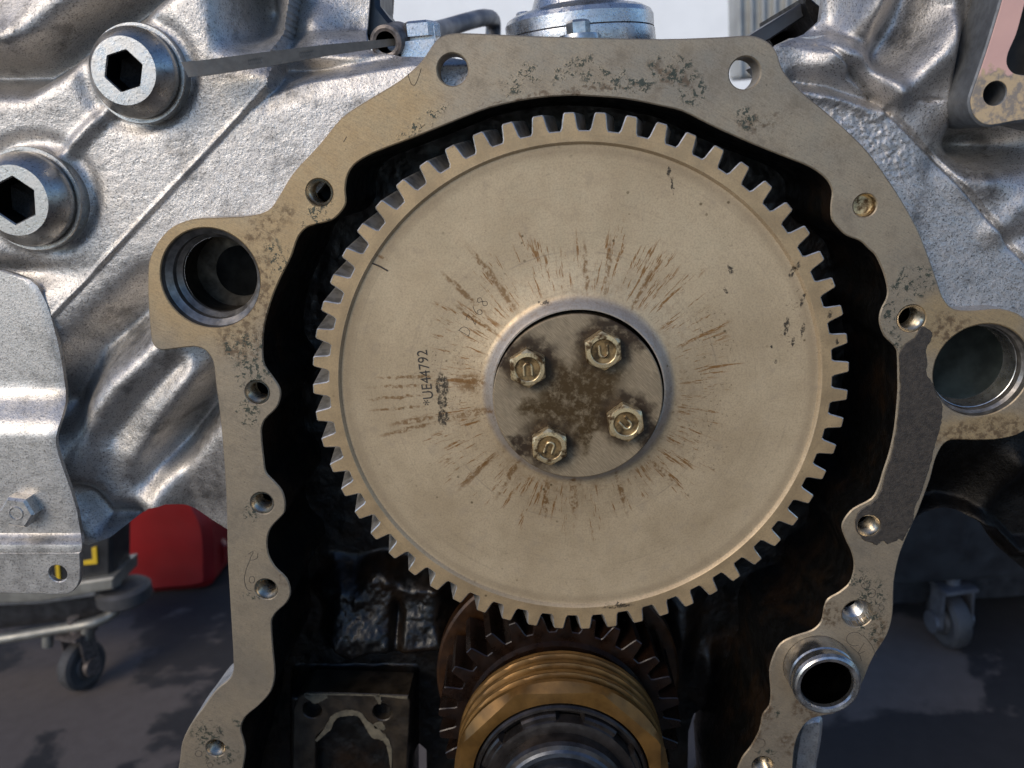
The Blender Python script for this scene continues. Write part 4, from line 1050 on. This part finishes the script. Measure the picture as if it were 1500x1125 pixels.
def ring_tube(p0, p1, ro, ri):
    a = np.cross(ax, (0, 0, 1)); a = a/np.linalg.norm(a); b = np.cross(ax, a); n = 36; V = []; Fc = []
    for base, r in ((p0, ri), (p0-ax*0.0004, (ri+ro)/2), (p0, ro), (p1, ro), (p1, ri)):
        V += [tuple(base-o_+r*(a*math.cos(2*math.pi*i/n)+b*math.sin(2*math.pi*i/n))) for i in range(n)]
    for k in range(4):
        for i in range(n): j = (i+1) % n; Fc.append((k*n+i, k*n+j, (k+1)*n+j, (k+1)*n+i))
    for i in range(n): j = (i+1) % n; Fc.append((4*n+i, 4*n+j, j, i))
    Fc.append(tuple(range(4*n, 5*n)))
    return V, Fc
obj('tube_mouth', mesh('tube_mouth', *ring_tube(p0, p1, 0.0066, 0.0042), None, 30, [M['rust'], M['dark']], [0]*(36*4)+[1]*37), dt, dt.location)
pth = [at(585, 58, 0.045), at(612, 52, 0.10), at(650, 42, 0.155), at(690, 30, 0.19), at(712, 26, 0.215), at(722, 32, 0.235), at(722, 60, 0.24)]
obj('bent_tube', mesh('bent_tube', *tube_data([p-o_ for p in spline(pth, 8)], 0.0049, 16), M['tubes'], 40), dt, dt.location)

# ------------------------------------------------------------------ flanged housing on top
Yh = 0.085
hc = at(850, 68, Yh)
hs = empty('top_housing', tuple(hc), 'silver painted domed housing bolted on top behind the flange', 'housing')
def houselathe(name, prof, mat, n=72): return obj(name, lathe(name, prof, mat, n, 24, 'Z'), hs, hc)
k = 0.000328
houselathe('base_plate', [(0, -0.004), (104*k, -0.004), (106*k, -0.002), (105*k, 0.0045), (103*k, 0.0050), (0, 0.005)], M['alu'])
houselathe('domed_cap', [(104*k, 0.0052), (104*k, 0.0105), (101*k, 0.0125), (92*k, 0.0142), (72*k, 0.0152), (66*k, 0.0165), (61*k, 0.021), (58*k, 0.0238), (0, 0.0242)], M['alu'])
houselathe('neck', [(62*k, 0.0244), (62*k, 0.028), (48*k, 0.029), (46*k, 0.05), (0, 0.05)], M['blackmetal'])
def hbolt(px, py, dy, R_, h, mat):
    q = at(px, py, Yh+dy); b = obj('hex_bolt', hexnut(R_, h, mat, 'hex_bolt'), hs, q)
    return b, q
hbolt(768, 32, 0.005, 0.0036, 0.0042, M['alu']); hbolt(930, 36, 0.005, 0.0036, 0.0042, M['alu'])
b, q = hbolt(848, 52, -0.034, 0.0052, 0.0060, M['steel'])
obj('washer', lathe('washer', [(0, 0), (0.0088, 0), (0.009, -0.001), (0.009, -0.003), (0, -0.003)], M['steel'], 40, 24, 'Z'), b, q)

# ------------------------------------------------------------------ port flange upper right
pf = empty('port_flange', tuple(at(1470, 180, 0.0)), 'port flange with a pink gasket face and one bolt hole at the right edge', 'port flange')
PFY = -0.002
po = [(1480, -110), (1469, -20), (1452, 42), (1435, 95), (1420, 138), (1418, 152), (1423, 170), (1436, 183), (1452, 186), (1500, 178), (1600, 176), (1600, -110)]
pi_ = [(1530, -80), (1505, -10), (1489, 48), (1477, 76), (1475, 93), (1484, 106), (1502, 110), (1575, 112), (1575, -80)]
ph = at(1457, 137, PFY)
o_ = tuple(pf.location)
obj('flange_body', prism('flange_body', smooth_poly(xz(po, PFY), 4), PFY, PFY+0.026, M['portside'], [smooth_poly(xz(pi_, PFY), 4), circle(ph[0], ph[2], 15.5*PXM, 32)], 0.0006, o_), pf, o_)
obj('gasket_face', prism('gasket_face', inset(smooth_poly(xz(po, PFY), 4)[::-1] if area(smooth_poly(xz(po, PFY), 4)) < 0 else smooth_poly(xz(po, PFY), 4), 0.0008), PFY-0.0005, PFY-0.0001, M['pink'],
    [smooth_poly(xz([(a-1, b+1) for a, b in pi_], PFY), 4), circle(ph[0], ph[2], 16*PXM, 32)], 0.00015, o_), pf, o_)
obj('port_wall', prism('port_wall', xz([(1470, -120), (1470, 130), (1600, 130), (1600, -120)], 0.02), 0.0215, 0.0255, M['grease'], (), 0.0004, o_), pf, o_)

# ------------------------------------------------------------------ brackets and background pieces at the top
br = empty('black_bracket', tuple(at(1150, 60, 0.05)), 'black hollow rectangular bracket leaning behind the upper right of the flange', 'bracket')
o_ = np.array(br.location)
def slab(pts, y0, y1, mat, name, parent, ch=0.0006):
    o = np.array(worldloc(parent)); return obj(name, prism(name, xz(pts, y0), y0, y1, mat, (), ch, tuple(o)), parent, o)
slab([(1098, 52), (1184, -2), (1197, 12), (1128, 58), (1110, 68)], 0.052, 0.12, M['blackmetal'], 'upper_plate', br)
slab([(1180, -6), (1186, -4), (1214, 20), (1206, 50), (1198, 60), (1202, 46), (1190, 28), (1182, 15)], 0.045, 0.12, M['castdark'], 'side_plate', br)
slab([(1128, 58), (1190, 22), (1205, 50), (1190, 66), (1136, 72)], 0.09, 0.12, M['dark'], 'hollow_shade', br)  # near-black slab put where the shaded hollow shows as a void
bl = empty('black_hose_bracket', tuple(at(520, 50, 0.06)), 'black angled bracket at the top behind the dipstick tube', 'bracket')
slab([(488, -110), (548, -110), (556, 8), (570, 26), (590, 46), (572, 60), (545, 62), (512, 40), (500, 20), (478, -20)], 0.055, 0.09, M['blackmetal'], 'arm', bl, 0.002)
slab([(536, -110), (566, -110), (561, 6), (552, 14), (546, 4)], 0.10, 0.13, M['castdark'], 'rear_arm', bl, 0.002)
fx = empty('finned_box', tuple(at(1120, 70, 0.9)), 'pale grey ribbed metal box in the background behind the black bracket', 'box')
Yf = 0.9; s = 0.00105
c0 = at(1120, 30, Yf)
bv, bf = box_data(0.085, 0.06, 0.16, 0.003, (0.008, 0.035, 0.01)); obj('box_body', mesh('box_body', bv, bf, M['whitemetal'], 30), fx, c0)
for i in range(6):
    bv, bf = box_data(0.004, 0.012, 0.16, 0.001); obj('rib', mesh('rib', bv, bf, M['whitemetal'], 30), fx, (c0[0]-0.034+0.0155*i, Yf, c0[2]+0.01))
slab([(1186, -60), (1236, -60), (1222, 2), (1212, 18), (1196, 8)], 0.4, 0.43, M['whitemetal'], 'corner_panel', fx)

# ------------------------------------------------------------------ floor things on the left
def caster(root, p, R_, wth, matw, matf, up, yaw=0.0):
    cs, sn = math.cos(yaw), math.sin(yaw)
    wd = lathe_data([(0, -wth/2), (R_*0.45, -wth/2), (R_*0.5, -wth*0.35), (R_*0.8, -wth*0.4), (R_*0.95, -wth*0.3), (R_, 0), (R_*0.95, wth*0.3), (R_*0.8, wth*0.4), (R_*0.5, wth*0.35), (R_*0.45, wth/2), (0, wth/2)], 40)
    rz = Matrix.Rotation(yaw, 3, 'Z')
    V = [tuple(rz @ Vector(v)) for v in wd[0]]
    wob = obj('wheel', mesh('wheel', V, wd[1], matw, 30), root, (p[0], p[1], p[2]+R_))
    parts = []
    for sd_ in (-1, 1):
        d1 = box_data(R_*0.75, 0.003, R_*1.45, 0.001, (R_*0.10, sd_*(wth/2+0.004), R_*0.62))
        parts.append(d1)
        parts.append(shift(lathe_data([(0, -0.003), (R_*0.38, -0.003), (R_*0.38, 0.003), (0, 0.003)], 24), (0, sd_*(wth/2+0.006), 0)))
    parts.append(box_data(R_*1.1, wth+0.012, 0.005, 0.001, (R_*0.1, 0, R_*1.36)))
    parts.append(tube_data([(R_*0.1, 0, R_*1.36), (R_*0.1, 0, R_*1.36+up)], 0.007, 12))
    V, Fc = join(*parts); V = [tuple(rz @ Vector(v)) for v in V]
    obj('fork', mesh('fork', V, Fc, matf, 30), root, (p[0], p[1], p[2]+R_))
YC = 0.60
cart = empty('rolling_cart', tuple(at_ground(60, 990)), 'grey tray cart on casters with a bent tube rail at the lower left', 'cart')
o_ = np.array(cart.location)
pc = at_ground(128, 1006)
YC = float(pc[1])
caster(cart, pc, 0.030, 0.022, M['rubber'], M['rust'], 0.02, rad(70))
rail = spline([at(-160, 958, YC-0.02), at(0, 936, YC-0.01), at(90, 921, YC), at(130, 914, YC), at(158, 903, YC+0.01), at(174, 886, YC+0.02), at(178, 862, YC+0.03)], 8)
obj('bent_rail', mesh('bent_rail', *tube_data([p-o_ for p in rail], 0.0062, 14), M['lightsteel'], 40), cart, cart.location)
slab([(-160, 892), (-160, 868), (60, 862), (166, 846), (166, 864), (60, 882)], YC-0.01, YC+0.05, M['lightsteel'], 'tray', cart, 0.002)
slab([(-160, 940), (-160, 895), (60, 885), (150, 872), (150, 900), (120, 908)], YC+0.03, YC+0.06, M['blackmetal'], 'under_tray', cart, 0.002)
for px, py in ((70, 932), (127, 921)):
    obj('rail_clip', mesh('rail_clip', *tube_data([at(px, py-6, YC)-o_, at(px, py+14, YC)-o_], 0.0062, 12), M['lightsteel'], 40), cart, cart.location)
post = [at(170, 872, YC+0.02), at(166, 770, YC+0.02)]
obj('corner_post', mesh('corner_post', *tube_data([p-o_ for p in post], 0.006, 12), M['greypaint'], 40), cart, cart.location)
bq = at(182, 868, YC+0.02)
obj('bumper', lathe('bumper', [(0, -0.011), (0.026, -0.011), (0.031, -0.007), (0.031, 0.006), (0.026, 0.010), (0, 0.010)], M['greyrubber'], 40, 30, 'Z'), cart, bq)
bat = empty('black_case', tuple(at(90, 858, YC+0.02)), 'black case with yellow lettering standing on the cart tray', 'case')
slab([(-60, 862), (-60, 760), (164, 745), (163, 846), (60, 860)], YC+0.0, YC+0.045, M['black'], 'case_body', bat, 0.004)
slab([(134, 803), (141, 801), (142.5, 826), (122, 828), (121.5, 822), (135.5, 820)], YC-0.002, YC+0.0005, M['yellow'], 'yellow_letter', bat, 0.0002)
slab([(81, 828), (86.5, 827.5), (88, 852), (82.5, 852.5)], YC-0.002, YC+0.0005, M['yellow'], 'yellow_letter', bat, 0.0002)
rb_ = at_ground(255, 870); rY = float(rb_[1])
red = empty('red_container', tuple(rb_), 'red container with a rounded top standing on the floor behind the cart', 'container')
obj('container_body', prism('container_body', smooth_poly(xz([(183, 868), (176, 800), (180, 735), (215, 690), (260, 690), (292, 742), (306, 775), (309, 830), (305, 861), (250, 870)], rY), 5), rY, rY+0.16, M['red'], (), 0.012, tuple(rb_), 40), red, rb_)
obj('seam_rib', prism('seam_rib', xz([(313, 780), (330, 800), (328, 826), (312, 830)], rY+0.04), rY+0.04, rY+0.05, M['red'], (), 0.002, tuple(rb_)), red, rb_)

# dark cabinet on casters at the right
pcR = at_ground(1388, 944)
cab = empty('dark_cabinet', (float(pcR[0])+0.02, float(pcR[1])+0.1, GROUND), 'black rolling cabinet on a grey caster at the lower right', 'cabinet')
caster(cab, pcR, 0.032, 0.026, M['greyrubber'], M['tubes'], 0.01, rad(-82))
zb = float(pcR[2])+0.032*2.5
bv, bf = box_data(0.50, 0.55, 0.42, 0.006, (pcR[0]+0.13, pcR[1]+0.26, zb+0.215)); o_ = np.array(cab.location)
obj('cabinet_body', mesh('cabinet_body', [tuple(np.array(v)-o_) for v in bv], bf, M['black'], 30), cab, cab.location)
bv, bf = box_data(0.44, 0.5, 0.05, 0.004, (pcR[0]+0.13, pcR[1]+0.28, zb-0.02)); obj('cabinet_base', mesh('cabinet_base', [tuple(np.array(v)-o_) for v in bv], bf, M['blackmetal'], 30), cab, cab.location)
